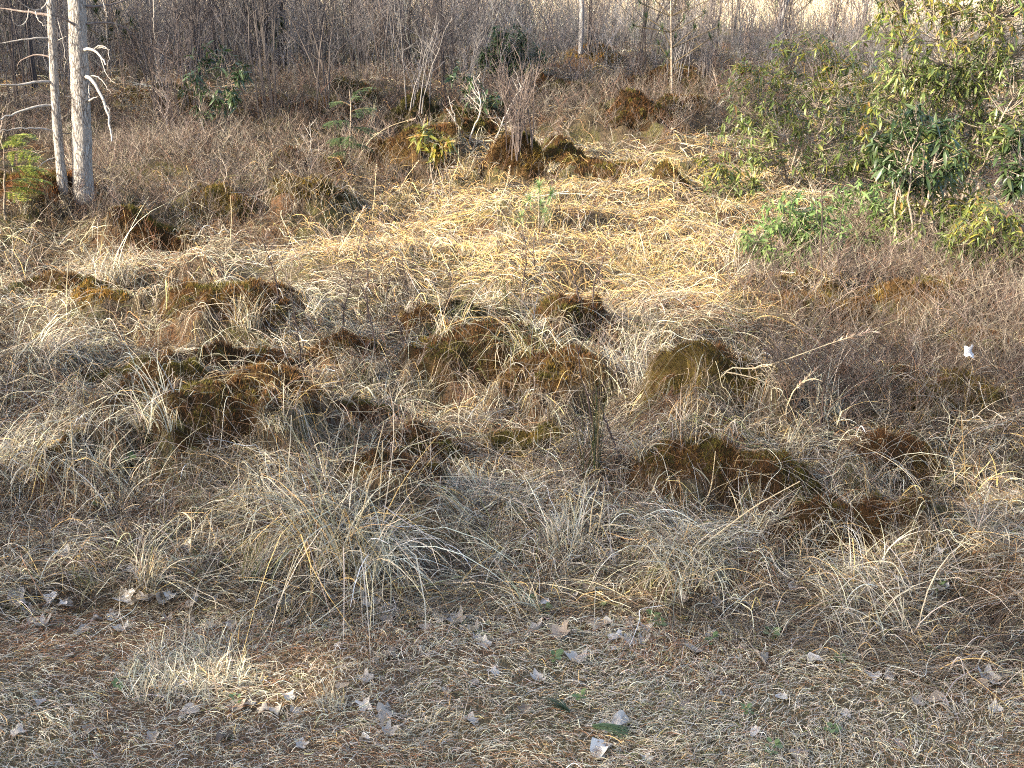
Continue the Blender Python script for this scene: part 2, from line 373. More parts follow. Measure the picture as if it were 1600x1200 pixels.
# ------------------------------------------------------------------ zones (soft ground areas)
def ell(px, py, L):
    r = np.zeros(np.shape(px))
    for cx, cy, rx, ry in L:
        q = ((px - cx) / rx) ** 2 + ((py - cy) / ry) ** 2; r = np.maximum(r, 1 - sst(.45, 1.25, q))
    return r
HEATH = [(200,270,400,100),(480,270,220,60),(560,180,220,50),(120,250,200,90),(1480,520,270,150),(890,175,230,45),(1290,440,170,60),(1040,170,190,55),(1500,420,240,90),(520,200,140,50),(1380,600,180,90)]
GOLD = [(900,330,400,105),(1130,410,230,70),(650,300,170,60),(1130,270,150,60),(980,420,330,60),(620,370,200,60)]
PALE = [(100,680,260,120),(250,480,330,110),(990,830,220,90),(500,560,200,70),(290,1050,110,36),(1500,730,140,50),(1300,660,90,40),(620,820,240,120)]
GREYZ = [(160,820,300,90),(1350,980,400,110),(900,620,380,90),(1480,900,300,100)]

STRAW = [(.485,.425,.30),(.38,.345,.285),(.60,.405,.165),(.20,.115,.058),(.17,.17,.07),(.235,.185,.125),(.68,.61,.46),(.085,.06,.038)]
#        pale          grey          golden        rust          green         dull         bleached      old brown
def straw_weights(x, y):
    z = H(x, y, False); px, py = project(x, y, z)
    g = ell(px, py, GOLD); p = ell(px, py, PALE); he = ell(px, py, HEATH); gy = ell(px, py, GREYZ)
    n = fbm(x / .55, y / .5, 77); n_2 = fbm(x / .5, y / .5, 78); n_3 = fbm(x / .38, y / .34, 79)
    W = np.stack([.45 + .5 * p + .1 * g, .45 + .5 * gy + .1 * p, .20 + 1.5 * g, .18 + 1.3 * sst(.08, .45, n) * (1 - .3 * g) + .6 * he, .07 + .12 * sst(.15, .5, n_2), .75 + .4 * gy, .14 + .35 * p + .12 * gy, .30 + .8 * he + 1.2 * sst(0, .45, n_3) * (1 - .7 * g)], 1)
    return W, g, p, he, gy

def scatter(n, y0, y1, pw=1.6):                        # points over the strip y0..y1 inside the view fan, denser near
    u = rng.random(n * 2)
    y = (y0 ** (1 - pw) + u * (y1 ** (1 - pw) - y0 ** (1 - pw))) ** (1 / (1 - pw)) if abs(pw - 1) > 1e-3 else y0 * (y1 / y0) ** u
    hw = halfw(y) ; keep = rng.random(n * 2) < hw / hw.max() if pw < 1.2 else np.ones(n * 2, bool)
    y = y[keep][:n]; x = (rng.random(len(y)) * 2 - 1) * halfw(y); return x, y
def domeq(x, y, k=.75):                                # inside a moss hummock's cap (thinning out towards its edge)
    r = np.zeros(len(x), bool); k = k * (1 - .45 * np.random.default_rng(4).random(len(x)) ** 1.5) * 1.12
    for i in range(NH):
        r |= (((x - bx[i]) / (br[i] * k)) ** 2 + ((y - by[i]) / (br[i] * ba[i] * k)) ** 2) < 1
    return r
def grad(x, y, e=.08):
    return (H(x + e, y, False) - H(x - e, y, False)) / (2 * e), (H(x, y + e, False) - H(x, y - e, False)) / (2 * e)

def lying(x, y, L, lift, curl=1.2, n=7, base=.01, droop=1.6):   # straws lying over the ground, draped downhill on mounds
    N = len(x); gx, gy = grad(x, y); sl_ = np.hypot(gx, gy)
    a = np.arctan2(-gy, -gx); fl = fbm(x / .7, y / .7, 51) * 2.6 + (rng.random(N) < .5) * math.pi
    wgt = sst(.15, .6, sl_) * droop
    dx = np.cos(fl) + wgt * np.cos(a) + rng.normal(0, .55, N); dy = .6 * np.sin(fl) + wgt * np.sin(a) + rng.normal(0, .55, N) - .1
    h0 = np.arctan2(dy, dx); cu = rng.standard_t(2.5, N).clip(-4, 4) * curl * .75; t = np.linspace(0, 1, n)
    kk = (rng.random(N) < .5) * rng.normal(0, .9, N); hd = h0[:, None] + cu[:, None] * (t[None] - .3) + kk[:, None] * (t[None] > rng.uniform(.2, .85, N)[:, None]); st = (L / (n - 1))[:, None]
    xx = x[:, None] + np.concatenate([np.zeros((N, 1)), np.cumsum(np.cos(hd[:, :-1]) * st, 1)], 1)
    yy = y[:, None] + np.concatenate([np.zeros((N, 1)), np.cumsum(np.sin(hd[:, :-1]) * st, 1)], 1)
    ph = rng.random(N)[:, None] * .5
    zz = H(xx, yy) + base + (rng.random(N) * .03)[:, None] + lift[:, None] * np.sin(np.clip(t[None] * math.pi * (.75 + ph), 0, math.pi))
    return np.stack([xx, yy, zz], -1)
def rising(x, y, Hh, lean, n=6, arch=1.0, z0=-.01, direction=None):   # blades that rise and arch over
    N = len(x); a = rng.random(N) * TAU if direction is None else direction; t = np.linspace(0, 1, n)
    r = (lean * Hh)[:, None] * (t[None] ** 1.7); kink = rng.normal(0, .06, (N, n)) * Hh[:, None] * t[None]
    zz = Hh[:, None] * (t[None] - arch * .45 * lean[:, None] * t[None] ** 2.6)
    return np.stack([x[:, None] + np.cos(a)[:, None] * r + kink, y[:, None] + np.sin(a)[:, None] * r + kink[:, ::-1] * .6, H(x, y)[:, None] + z0 + zz], -1)
def lod(y, a=.00105): return a * np.maximum(1, y / 6.0) ** .72

# ---- matted straw over the bog
N = 138000
x, y = scatter(N, 3.9, 21, 1.75); k = (y > yedge(x) + .05 + .16 * vn(x * 2.2, y * 2.2, 4)); x, y = x[k], y[k]
W, g_, p_, he_, gy_ = straw_weights(x, y)
gapn = fbm(x / .30, y / .26, 91)
keep = rng.random(len(x)) < np.clip(.95 + .25 * g_ - .55 * he_ - .85 * sst(.05, .35, gapn) * (1 - .8 * g_), .10, 1) * (1 - .75 * sst(.25, .8, grad(x, y)[1]))  # thinned on camera-facing slopes so bare soil imitates shade under overhangs
keep &= ~(domeq(x, y, .95) & (rng.random(len(x)) < .9)); x, y, W, g_, p_, he_ = x[keep], y[keep], W[keep], g_[keep], p_[keep], he_[keep]
n = len(x)
L = np.where(rng.random(n) < .42, rng.uniform(.04, .13, n), np.clip(rng.lognormal(-1.45, .42, n), .08, .5)) * (1 + .35 * sst(8, 16, y))
lift = rng.random(n) ** 2.2 * .075 + .008
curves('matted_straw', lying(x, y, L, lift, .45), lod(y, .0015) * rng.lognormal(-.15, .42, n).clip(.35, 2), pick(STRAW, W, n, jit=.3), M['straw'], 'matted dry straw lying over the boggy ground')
# ---- finer curly tangle
N = 130000
x, y = scatter(N, 3.9, 17, 1.9); k = (y > yedge(x) - .05); x, y = x[k], y[k]
W, g_, p_, he_, gy_ = straw_weights(x, y); W = W * [.4, .6, .8, 1.6, 1, 1.2, .2, 3.2]; keep = ~(domeq(x, y, .85) & (rng.random(len(x)) < .9)); x, y, W = x[keep], y[keep], W[keep]; n = len(x)
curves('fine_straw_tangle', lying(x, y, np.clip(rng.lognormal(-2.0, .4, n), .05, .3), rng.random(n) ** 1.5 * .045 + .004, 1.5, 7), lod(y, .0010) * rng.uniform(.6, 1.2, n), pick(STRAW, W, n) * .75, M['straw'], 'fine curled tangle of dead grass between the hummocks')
# ---- loose standing blades
N = 34000
x, y = scatter(N, 4.1, 18, 1.8); k = (y > yedge(x) + .05); x, y = x[k], y[k]; W, g_, p_, he_, gy_ = straw_weights(x, y)
keep = (rng.random(len(x)) < .5 + .5 * sst(0, .4, fbm(x / .6, y / .6, 61))) & ~(domeq(x, y, .85) & (rng.random(len(x)) < .85)); x, y, W = x[keep], y[keep], W[keep]; n = len(x)
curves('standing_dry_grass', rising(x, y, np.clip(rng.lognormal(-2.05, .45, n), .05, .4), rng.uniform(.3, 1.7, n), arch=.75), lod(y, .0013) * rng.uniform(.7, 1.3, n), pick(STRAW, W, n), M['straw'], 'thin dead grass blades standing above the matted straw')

# ---- short trodden lawn in front with pine needles
N = 185000
x, y = scatter(N, 2.9, 4.9, 1.2); k = (y < yedge(x) + .25 + .15 * vn(x * 2, y * 2, 14)); x, y = x[k], y[k]; n = len(x)
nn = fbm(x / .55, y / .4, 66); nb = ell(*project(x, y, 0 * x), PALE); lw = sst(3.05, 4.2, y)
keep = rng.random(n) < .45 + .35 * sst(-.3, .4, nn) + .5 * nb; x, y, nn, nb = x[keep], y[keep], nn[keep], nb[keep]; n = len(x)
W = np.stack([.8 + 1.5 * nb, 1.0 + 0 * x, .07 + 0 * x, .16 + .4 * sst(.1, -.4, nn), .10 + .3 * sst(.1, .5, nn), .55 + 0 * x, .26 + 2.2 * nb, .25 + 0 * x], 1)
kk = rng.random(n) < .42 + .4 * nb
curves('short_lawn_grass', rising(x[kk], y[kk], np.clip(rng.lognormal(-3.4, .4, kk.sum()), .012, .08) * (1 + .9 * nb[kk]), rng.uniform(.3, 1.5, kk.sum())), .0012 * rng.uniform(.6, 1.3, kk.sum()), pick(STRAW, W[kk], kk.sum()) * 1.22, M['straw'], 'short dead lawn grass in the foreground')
j = ~kk
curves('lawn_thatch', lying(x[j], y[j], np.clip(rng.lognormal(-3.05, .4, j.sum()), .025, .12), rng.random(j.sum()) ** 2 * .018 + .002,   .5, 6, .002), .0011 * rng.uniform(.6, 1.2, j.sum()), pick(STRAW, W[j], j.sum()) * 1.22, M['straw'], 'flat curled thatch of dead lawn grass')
N = 60000
x, y = scatter(N, 2.9, 4.7, 1.0); nz = fbm(x / .6, y / .35, 23) + .8 * sst(3.7, 3.15, y) + .2 * np.exp(-((y - yedge(x) + .25) / .12) ** 2); keep = rng.random(len(x)) < sst(.1, 1.1, nz) * .75 + .04; x, y = x[keep], y[keep]; n = len(x)
curves('pine_needle_litter', lying(x, y, rng.uniform(.05, .12, n), rng.random(n) ** 2 * .02 + .004, .35, 4, .006, 0), .00062 * rng.uniform(.8, 1.2, n), pick([(.30,.14,.065), (.36,.19,.09), (.22,.11,.06), (.40,.26,.15)], [1, 1, .7, .5], n), M['straw'], 'fallen red-brown pine needles on the short grass')

# ---- low twiggy heath
def twigs(name, x, y, Hh, lean, pal, wts, ra, nb, lab, base=None):
    n = len(x); main = rising(x, y, Hh, lean, 6, .5); main[:, 1:, :2] += rng.normal(0, .035, (n, 5, 2)) * Hh[:, None, None]; col = pick(pal, wts, n); P_ = [main]; C_ = [col]; yy = [y]; sc = [np.ones(n)]
    for _ in range(nb):
        t = rng.uniform(.25, .9, n); i0 = np.floor(t * 5).astype(int); f = (t * 5 - i0)[:, None]; r_ = np.arange(n)
        p0 = main[r_, i0] * (1 - f) + main[r_, np.minimum(i0 + 1, 5)] * f; a = rng.random(n) * TAU; l = Hh * rng.uniform(.2, .55, n); tt = np.linspace(0, 1, 6)
        el = rng.uniform(.3, 1.2, n); q = p0[:, None, :] + (l[:, None] * tt[None])[..., None] * np.stack([np.cos(a) * np.cos(el), np.sin(a) * np.cos(el), np.sin(el)], -1)[:, None, :]
        q[..., 2] += (l * .25)[:, None] * tt[None] ** 2; q[..., :2] += rng.normal(0, .03, (n, 6, 2)) * l[:, None, None] * 2 * tt[None, :, None]
        P_.append(q); C_.append(col * rng.uniform(.8, 1.2, (n, 1))); yy.append(y); sc.append(np.full(n, .7))
    yy = np.concatenate(yy); curves(name, np.concatenate(P_), lod(yy, ra) * np.concatenate(sc), np.concatenate(C_), M['twig'], lab)
HP = [(.105,.08,.064),(.16,.13,.108),(.055,.042,.034),(.33,.275,.215),(.135,.082,.055)]
N = 105000
x, y = scatter(N, 5, 21, 1.35); pxx, pyy = project(x, y, H(x, y, False)); he = ell(pxx, pyy, HEATH)
keep = (np.hypot(pxx - 35, 1.4 * (pyy - 290)) > 75) & (rng.random(len(x)) < he * np.clip(.50 + .75 * fbm(x / .55, y / .5, 29), .06, .95) + .035) & ~(domeq(x, y, .9) & (rng.random(len(x)) < .9)); x, y = x[keep], y[keep]; n = len(x); print('heath', n)
twigs('heath_twigs', x, y, rng.uniform(.10, .38, n) * (1 + .25 * sst(9, 15, y)), rng.uniform(.2, 1.0, n), HP, [1, .9, .8, .5, .5], .0013, 4, 'low leafless brown heath twigs covering the sides of the bog')
# ---- far thicket mass and reed field
N = 20000
y = 17.2 + 10.0 * rng.random(N) ** 1.5; x = (rng.random(N) * 2 - 1) * (halfw(y) + 2); pxx, pyy = project(x, y, 0 * x)
dens = sst(16.5, 19, y + .8 * vn(x / 1.5, y * 0, 9)) * np.clip(1 - .8 * sst(1000, 1150, pxx) * (1 - .9 * sst(22, 19, y)) - .65 * sst(760, 900, pxx) * sst(22, 25, y), .06, 1); dens *= .35 + .65 * sst(-.25, .3, fbm(x / 1.3, y / 1.3, 19))
keep = rng.random(N) < dens; x, y = x[keep], y[keep]; n = len(x); pxx = pxx[keep]; print('thicket', n)
hh = rng.uniform(.7, 2.3, n) * (1 - .5 * sst(780, 1000, pxx)); hh = hh * (1 - .35 * sst(20, 26, y)); hh = np.where(rng.random(n) < .5, rng.uniform(.4, .9, n), hh)
twigs('thicket_twigs', x, y, hh, rng.uniform(.05, .35, n), [(.115,.11,.112),(.20,.19,.19),(.062,.058,.06),(.14,.122,.115)], [1, .8, .9, .6], .00115, 4, 'dense grey mass of bare twigs behind the bog')
N = 60000
y = rng.uniform(25.5, 62, N) ; x = (rng.random(N) * 2 - 1) * (halfw(y) + 2); n = N
curves('reed_field', rising(x, y, rng.uniform(.6, 1.5, n), rng.uniform(.1, .7, n), 5), .0042 * np.maximum(1, y / 26), pick([(.68,.57,.40),(.60,.47,.32),(.74,.65,.50),(.50,.38,.26)], [1, .8, .7, .4], n), M['straw'], 'pale tan reed field in the sun beyond the thicket')

# ------------------------------------------------------------------ moss hummocks
MP = {'rust': [(.13,.066,.026),(.085,.046,.02),(.13,.088,.025),(.21,.125,.04)], 'olive': [(.12,.088,.024),(.085,.062,.02),(.19,.13,.03),(.10,.052,.022)],
      'dark': [(.085,.045,.020),(.055,.036,.016),(.10,.08,.022),(.14,.06,.022)], 'red': [(.15,.065,.028),(.11,.05,.022),(.10,.06,.025),(.22,.12,.05)],
      'brown': [(.15,.085,.032),(.10,.06,.025),(.18,.12,.03),(.09,.05,.022)], 'gold': [(.28,.16,.04),(.20,.13,.03),(.16,.12,.03),(.24,.10,.03)], 'moss': [(.045,.045,.016),(.065,.058,.018),(.04,.028,.014),(.08,.05,.02)]}
for i, (px, py, wp, hp, tone, lab) in enumerate(HUMMOCKS):
    r = np.random.default_rng(500 + i); R = br[i]; c0 = np.array([bx[i], by[i], 0]); c0[2] = H(c0[0], c0[1])
    root = tag(empty('moss_hummock', c0), lab, 'moss hummock', 'moss hummocks in the bog')
    nr, na = 18, 48; pal = np.array(MP[tone])
    def capz(xx, yy):
        q = ((xx - c0[0]) / R) ** 2 + ((yy - c0[1]) / (R * ba[i])) ** 2; qn = q * (1 + .5 * vn(xx / (.45 * R) + i, yy / (.45 * R), 60) + .35 * vn(xx / .09, yy / .09, 61)) + .25 * vn(xx / .13 + i, yy / .13, 64)
        return H(xx, yy) + .028 * (1 - qn) + .026 * vn(xx / .055, yy / .055, 62) * sst(1.1, .6, q), qn
    rr = np.linspace(0.0, 1.0, nr)[:, None]; aa = (np.arange(na) * TAU / na)[None]
    xx = c0[0] + R * .95 * rr * np.cos(aa); yy = c0[1] + R * .95 * ba[i] * rr * np.sin(aa); zz, qn = capz(xx, yy)
    v = np.stack([xx - c0[0], yy - c0[1], zz - c0[2]], -1).reshape(-1, 3); idx = np.arange(nr * na).reshape(nr, na); nx2 = np.roll(idx, -1, 1)
    mb = MB(); cc = pal[r.integers(0, 2, nr * na)] * .6
    mb.add(v, np.stack([idx[:-1], nx2[:-1], nx2[1:], idx[1:]], -1).reshape(-1, 4), cc); mb.build('cushion', M['mossbase'], root, True)
    near = 6.0 / max(by[i], 5); ns = int(np.clip(5600 * (R / .35) ** 2 * near, 900, 8000))
    a = r.random(ns) * TAU; q = np.sqrt(r.random(ns)) * .93; xx = c0[0] + R * q * np.cos(a); yy = c0[1] + R * ba[i] * q * np.sin(a); zz, qn = capz(xx, yy)
    tn = fbm(xx / .12, yy / .12, 70 + i); ok = r.random(ns) > sst(.25, .95, qn); xx, yy, zz, tn = xx[ok], yy[ok], zz[ok], tn[ok]; ns = len(xx)
    hh = r.uniform(.012, .034, ns) / max(.6, near) ** .5; th = r.random(ns) * TAU; wd = .0022 / near; gx, gy = grad(xx, yy)
    b0 = np.stack([xx - c0[0], yy - c0[1], zz - c0[2] - .004], -1); sd = np.stack([np.cos(th), np.sin(th), 0 * th], -1) * wd
    tip = b0 + np.stack([-gx * hh * .6 + r.normal(0, .007, ns), -gy * hh * .6 + r.normal(0, .007, ns), hh], -1)
    ci = np.where(tn > .15, 2, np.where(tn < -.25, 1, 0)); ci = np.where(r.random(ns) < .18, 3, ci); tn2 = fbm(xx / .2, yy / .2, 170 + i); cc = np.where((tn2 > .25)[:, None], np.array([.10,.085,.022]), np.where((tn2 < -.3)[:, None], np.array([.12,.06,.025]), pal[ci])) * np.exp(r.normal(0, .3, (ns, 1)))
    mb = MB(); mb.add(np.stack([b0 - sd, b0 + sd, tip], 1).reshape(-1, 3), np.arange(ns * 3).reshape(ns, 3), np.repeat(cc, 3, 0))
    tag(mb.build('moss', M['moss'], root), kind='stuff')

# ------------------------------------------------------------------ grass tussocks
def tussock_mesh(r, n, ht, lean, wd, pal, wts, spread=.06, direction=None, dsp=1.0):
    t = np.linspace(0, 1, 7); a = np.where(r.random(n) < .5, r.random(n) * TAU, r.normal(r.random() * TAU, .75, n)) if direction is None else r.normal(direction, dsp, n)
    rad0 = np.sqrt(r.random(n)) * spread; a0 = r.random(n) * TAU; Lh = ht * np.clip(r.lognormal(-.2, .35, n), .3, 1.5); le = lean * r.uniform(.35, 1.35, n)
    th = np.clip(le[:, None] * (.25 + 1.1 * t[None]) * 1.0, 0, 2.35); st = Lh[:, None] / 6        # angle from vertical grows along the blade
    dr = np.sin(th) * st; dz = np.cos(th) * st
    rr = np.concatenate([np.zeros((n, 1)), np.cumsum(dr[:, :-1], 1)], 1); zz = np.concatenate([np.zeros((n, 1)), np.cumsum(dz[:, :-1], 1)], 1)
    av = a[:, None] + r.normal(0, .35, n)[:, None] * t[None]
    kink = (r.random(n) < .3)[:, None] * (t[None] > r.uniform(.35, .8, n)[:, None]); zz = zz - kink * (t[None] - .4) * Lh[:, None] * .5
    pts = np.stack([(rad0 * np.cos(a0))[:, None] + rr * np.cos(av), (rad0 * np.sin(a0))[:, None] + rr * np.sin(av), np.maximum(zz, -.12) - .02], -1)
    s_ = r.random(n) * TAU; side = np.stack([np.cos(s_), np.sin(s_), r.normal(0, .3, n)], -1); side /= np.linalg.norm(side, axis=1, keepdims=True)
    w_ = wd * r.uniform(.6, 1.4, n)[:, None] * (1 - .8 * t[None] ** 2)
    mb = MB(); mb.ribbons(pts, w_, side, pick(pal, wts, n, r)); return mb
TP = {'pale': [1.2, .5, .35, .05, .08, .3, .5, .1], 'grey': [.5, 1, .1, .05, .06, .6, .5, .2], 'green': [.6, .4, .2, .05, .9, .3, .2, .15], 'gold': [.7, .2, 1.2, .2, .05, .3, .2, .15], 'white': [.8, .4, .1, 0, .02, .1, 1.3, .05], 'dull': [.4, .6, .2, .3, .1, .8, .1, .6]}
NOTED = [ # px, py, blades, height m, lean, width mm, palette, spread, direction, label
 (520,862,220,.68,1.85,4.2,'pale',.15,None,'big fountain tussock of long pale blades arching over in the foreground'),
 (452,805,55,.50,1.7,4.4,'pale',.10,None,'tall pale tussock leaning against the back of the fountain tussock'),
 (575,885,130,.60,1.8,4.8,'white',.10,-.9,'skirt of long pale blades sweeping right below the fountain tussock'),
 (395,918,130,.28,.8,4.0,'green',.05,None,'spiky green-based tuft at the edge of the short grass'),
 (232,920,110,.26,.95,4.4,'pale',.06,.2,'straw tuft bent to the right beside curled leaf litter'),
 (150,925,70,.17,.9,4.0,'green',.05,None,'short green-tinged tuft on the left lawn edge'),
 (1080,895,300,.38,1.9,3.2,'pale',.14,None,'broad straw tuft spilling towards the lawn, below the twin moss bank'),
 (885,862,200,.30,.8,4.2,'white',.09,None,'upright whitish grass clump beside two thin dead stalks'),
 (745,782,170,.26,1.2,4.0,'white',.10,None,'flopped white grass tuft right of the fountain tussock'),
 (60,560,230,.52,2.5,3.6,'grey',.22,-.2,'grey-green tussock collapsed over the left straw mound'),
 (175,438,220,.55,1.8,4.4,'pale',.20,None,'straw-draped tussock with blades hanging to the right'),
 (20,420,170,.50,1.9,4.4,'dull',.18,None,'dull straw tussock cut by the left edge of the picture'),
 (385,508,120,.34,1.0,4.0,'pale',.10,-1.2,'pale blades hanging over the tall rust hummock'),
 (830,545,150,.50,2.2,3.0,'green',.16,None,'arching green-grey sedge tussock in the middle of the picture'),
 (965,600,200,.34,1.0,2.6,'grey',.20,None,'upright grey sedge stand left of the olive moss hummock'),
 (1000,545,110,.38,1.0,3.2,'grey',.16,None,'fine grey sedge behind the olive moss hummock'),
 (700,520,90,.40,1.9,3.2,'green',.10,None,'green sedge tuft on the low olive moss patch'),
 (1078,700,18,.44,.45,2.4,'gold',.05,None,'thin straight golden straws in front of the olive moss hummock'),
 (60,715,260,.42,2.6,3.8,'pale',.26,None,'sunlit whitish straw mound on the left edge'),
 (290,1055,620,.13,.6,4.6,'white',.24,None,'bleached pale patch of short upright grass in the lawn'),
 (385,1062,120,.075,.6,4.0,'pale',.12,None,'short straw patch extending right of the bleached one'),
 (1285,655,150,.32,1.35,6.0,'white',.12,None,'bright broken straw tuft below the long fallen reed'),
 (1320,820,80,.34,2.3,3.2,'grey',.12,None,'grey grass tuft leaning on the dark rust hummock'),
 (1390,745,90,.36,2.0,3.2,'grey',.12,-2.2,'straw blades crossing the face of the right rust hummock'),
 (830,965,80,.22,1.4,5.0,'pale',.06,2.6,'yellowish blades fanning left around the green rosette'),
 (515,1105,130,.10,.6,3.8,'pale',.06,None,'small upright straw tuft in the middle of the short grass'),
 (1370,955,240,.36,2.5,3.6,'pale',.22,None,'flattened pale tussock at the right edge of the lawn'),
 (1510,735,170,.30,1.6,4.0,'gold',.2,None,'flattened golden straw patch beside the right moss hummock'),
 (225,175,120,.35,1.8,5.0,'gold',.16,None,'rounded golden grass tuft behind the twin pines'),
 (1150,435,150,.40,1.4,5.0,'grey',.14,None,'grey drooping tussock in front of the low bright laurel'),
 (1000,430,130,.40,1.5,5.2,'gold',.16,None,'long golden stems flattened across the sunlit straw'),
 (190,780,190,.40,1.5,4.2,'grey',.18,None,'grey matted tussock below the left straw mound'),
 (1490,1118,14,.13,1.3,7.5,'white',.03,None,'cluster of broken white stalks lying on the right lawn'),
 (1555,1125,70,.09,.8,3.6,'pale',.07,None,'short upright tuft right of the broken white stalks'),
 (1425,1175,60,.10,.8,3.6,'pale',.06,None,'small straw tuft at the bottom right of the lawn'),
 (690,1130,110,.09,.8,3.4,'grey',.09,None,'low grey tuft near the bottom of the lawn'),
 (250,655,140,.36,1.5,4.2,'grey',.14,None,'grey straw draped over the low brown ridge'),
]
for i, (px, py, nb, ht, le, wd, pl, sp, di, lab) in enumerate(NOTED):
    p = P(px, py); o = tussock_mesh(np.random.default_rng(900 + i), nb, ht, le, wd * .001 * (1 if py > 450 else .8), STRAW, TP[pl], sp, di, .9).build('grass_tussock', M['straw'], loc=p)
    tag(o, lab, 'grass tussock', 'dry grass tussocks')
PROTO = []
for i, (pl, le, ht) in enumerate([('pale', 1.8, .34), ('grey', 1.9, .34), ('dull', 1.7, .30), ('gold', 1.8, .34), ('green', 1.4, .28), ('white', 1.9, .30), ('pale', 1.3, .26), ('grey', 1.5, .3)]):
    PROTO.append((pl, tussock_mesh(np.random.default_rng(70 + i), 80, ht, le, .0036, STRAW, TP[pl], .07).mesh('tussock_blades', M['straw'])))
r = np.random.default_rng(5); cnt = 0; names = {'pale': 'pale straw tuft', 'grey': 'grey straw tuft', 'dull': 'dull brown grass tuft', 'gold': 'golden grass tuft', 'green': 'green-tinged grass tuft', 'white': 'whitish grass tuft'}
pts = []
while cnt < 115:
    px, py = r.uniform(-20, 1620), r.uniform(190, 930) if r.random() < .8 else r.uniform(620, 930)
    if any(math.hypot(px - a, 1.8 * (py - b)) < 30 + py * .02 for a, b in pts): continue
    if px > 1150 and py < 420 and r.random() < .8: continue
    if px < 520 and py < 420 and r.random() < .55: continue
    pts.append((px, py)); p = P(px, py)
    if domeq(p[:1], p[1:2], 1.05)[0]: continue
    W_ = straw_weights(p[:1], p[1:2]); kind = 'gold' if W_[1][0] > .5 and r.random() < .8 else ('dull' if W_[3][0] > .5 and r.random() < .7 else r.choice(['pale', 'grey', 'pale', 'white', 'green']))
    c = [me for pl, me in PROTO if pl == kind]; o = link('grass_tussock', c[r.integers(len(c))], None, p); s_ = r.uniform(.5, .95); o.scale = (s_ * 1.1, s_ * 1.1, s_ * r.uniform(.7, 1.1)); o.rotation_euler = (r.normal(0, .12), r.normal(0, .12), r.random() * TAU)
    tag(o, None, 'grass tussock', 'dry grass tussocks'); where(o, names[kind], names[kind] + 's', px, py); cnt += 1

# ------------------------------------------------------------------ the twin pines
def poly3(pix, Y0, Y1):                             # a branch given by photo points, its depth drifting from Y0 to Y1
    n = len(pix); return np.array([atY(a, b, Y0 + (Y1 - Y0) * (k / max(1, n - 1))) for k, (a, b) in enumerate(pix)])
def resample(p, n):
    d = np.concatenate([[0], np.cumsum(np.linalg.norm(np.diff(p, axis=0), axis=1))]); t = np.linspace(0, d[-1], n)
    q = np.stack([np.interp(t, d, p[:, k]) for k in range(3)], 1)
    for _ in range(2): q[1:-1] = .25 * q[:-2] + .5 * q[1:-1] + .25 * q[2:]
    return q
def trunk(pts, rad, r, k=26):
    n = len(pts); a = np.arange(k) * TAU / k; z = pts[:, 2]
    mb = MB(); t = np.gradient(pts, axis=0); t /= np.linalg.norm(t, axis=1, keepdims=True); u = np.cross(t, [0, 1, 0]); u /= np.linalg.norm(u, axis=1, keepdims=True); v = np.cross(t, u)
    rr = rad[:, None] * (1 + .07 * vn(a[None] * 2.2 + 0 * z[:, None], z[:, None] * 9, 3) + .05 * vn(a[None] * 5, z[:, None] * 22, 4))
    rr = (rr + rr[:, np.r_[1:k, 0]]) / 2
    ring = pts[:, None, :] + rr[..., None] * (np.cos(a)[None, :, None] * u[:, None, :] + np.sin(a)[None, :, None] * v[:, None, :]); idx = np.arange(n * k).reshape(n, k); nx2 = np.roll(idx, -1, 1)
    mb.add(ring.reshape(-1, 3), np.stack([idx[:-1], nx2[:-1], nx2[1:], idx[1:]], -1).reshape(-1, 4)); return mb
def pine_crown(r, z0, z1, rmax, nbr, per, dens=1.0, org=None, pal=((.035,.060,.022), (.055,.085,.03), (.075,.10,.035))):
    limb = MB(); nd = MB()                             # whorled limbs carrying needle tufts, built round the origin
    for b in range(nbr):
        f = (b + r.random()) / nbr; z = z0 + (z1 - z0) * f; l = rmax * (1 - f) ** .7 * r.uniform(.65, 1.15) + .25; a = r.random() * TAU; el = r.uniform(-.1, .35)
        t = np.linspace(0, 1, 6); p = np.stack([np.cos(a) * l * t, np.sin(a) * l * t, z + l * t * math.sin(el) + .12 * l * t ** 2], -1)
        limb.tubes(p[None], np.linspace(.035, .008, 6)[None] * (.5 + l / rmax), 4)
        m = int(per * l / rmax * dens) + 4; s = r.uniform(.25, 1, m) ** .8; c = np.stack([np.interp(s, t, p[:, k]) for k in range(3)], 1) + r.normal(0, .13 * l, (m, 3)) * [1, 1, .35]
        if org is not None:                            # tufts that would shade SUNSPOTS are removed, shaping the crown to light them
            g = c + org; g = g - np.array(tos)[None] * ((g[:, 2] - .15) / tos[2])[:, None]; c = c[ell(*project(g[:, 0], np.maximum(g[:, 1], 1.5), g[:, 2]), SUNSPOTS) < .4]; m = len(c)
            if not m: continue
        for _ in range(2):
            d = r.normal(0, 1, (m, 3)); d[:, 2] = np.abs(d[:, 2]) * .5; d /= np.linalg.norm(d, axis=1, keepdims=True); L_ = r.uniform(.12, .26, m); s_ = np.cross(d, r.normal(0, 1, (m, 3))); s_ /= np.linalg.norm(s_, axis=1, keepdims=True)
            tt = np.linspace(-.5, .5, 3); q = c[:, None, :] + d[:, None, :] * (L_[:, None] * tt[None])[..., None]; nd.ribbons(q, np.array([.03, .075, .012])[None] * np.ones((m, 1)), s_, pick(list(pal), [1, 1, .6], m, r))
    return limb, nd
TW = [('pale', [(99,303),(94,250),(88,180),(83,90),(79,0)], .040, .030, 'left, thinner trunk of the twin pale-barked pines with dead side branches'),
      ('pale', [(130,323),(129,250),(126,160),(122,80),(120,0)], .084, .070, 'right, thicker trunk of the twin pale-barked pines with a hanging dead branch')]
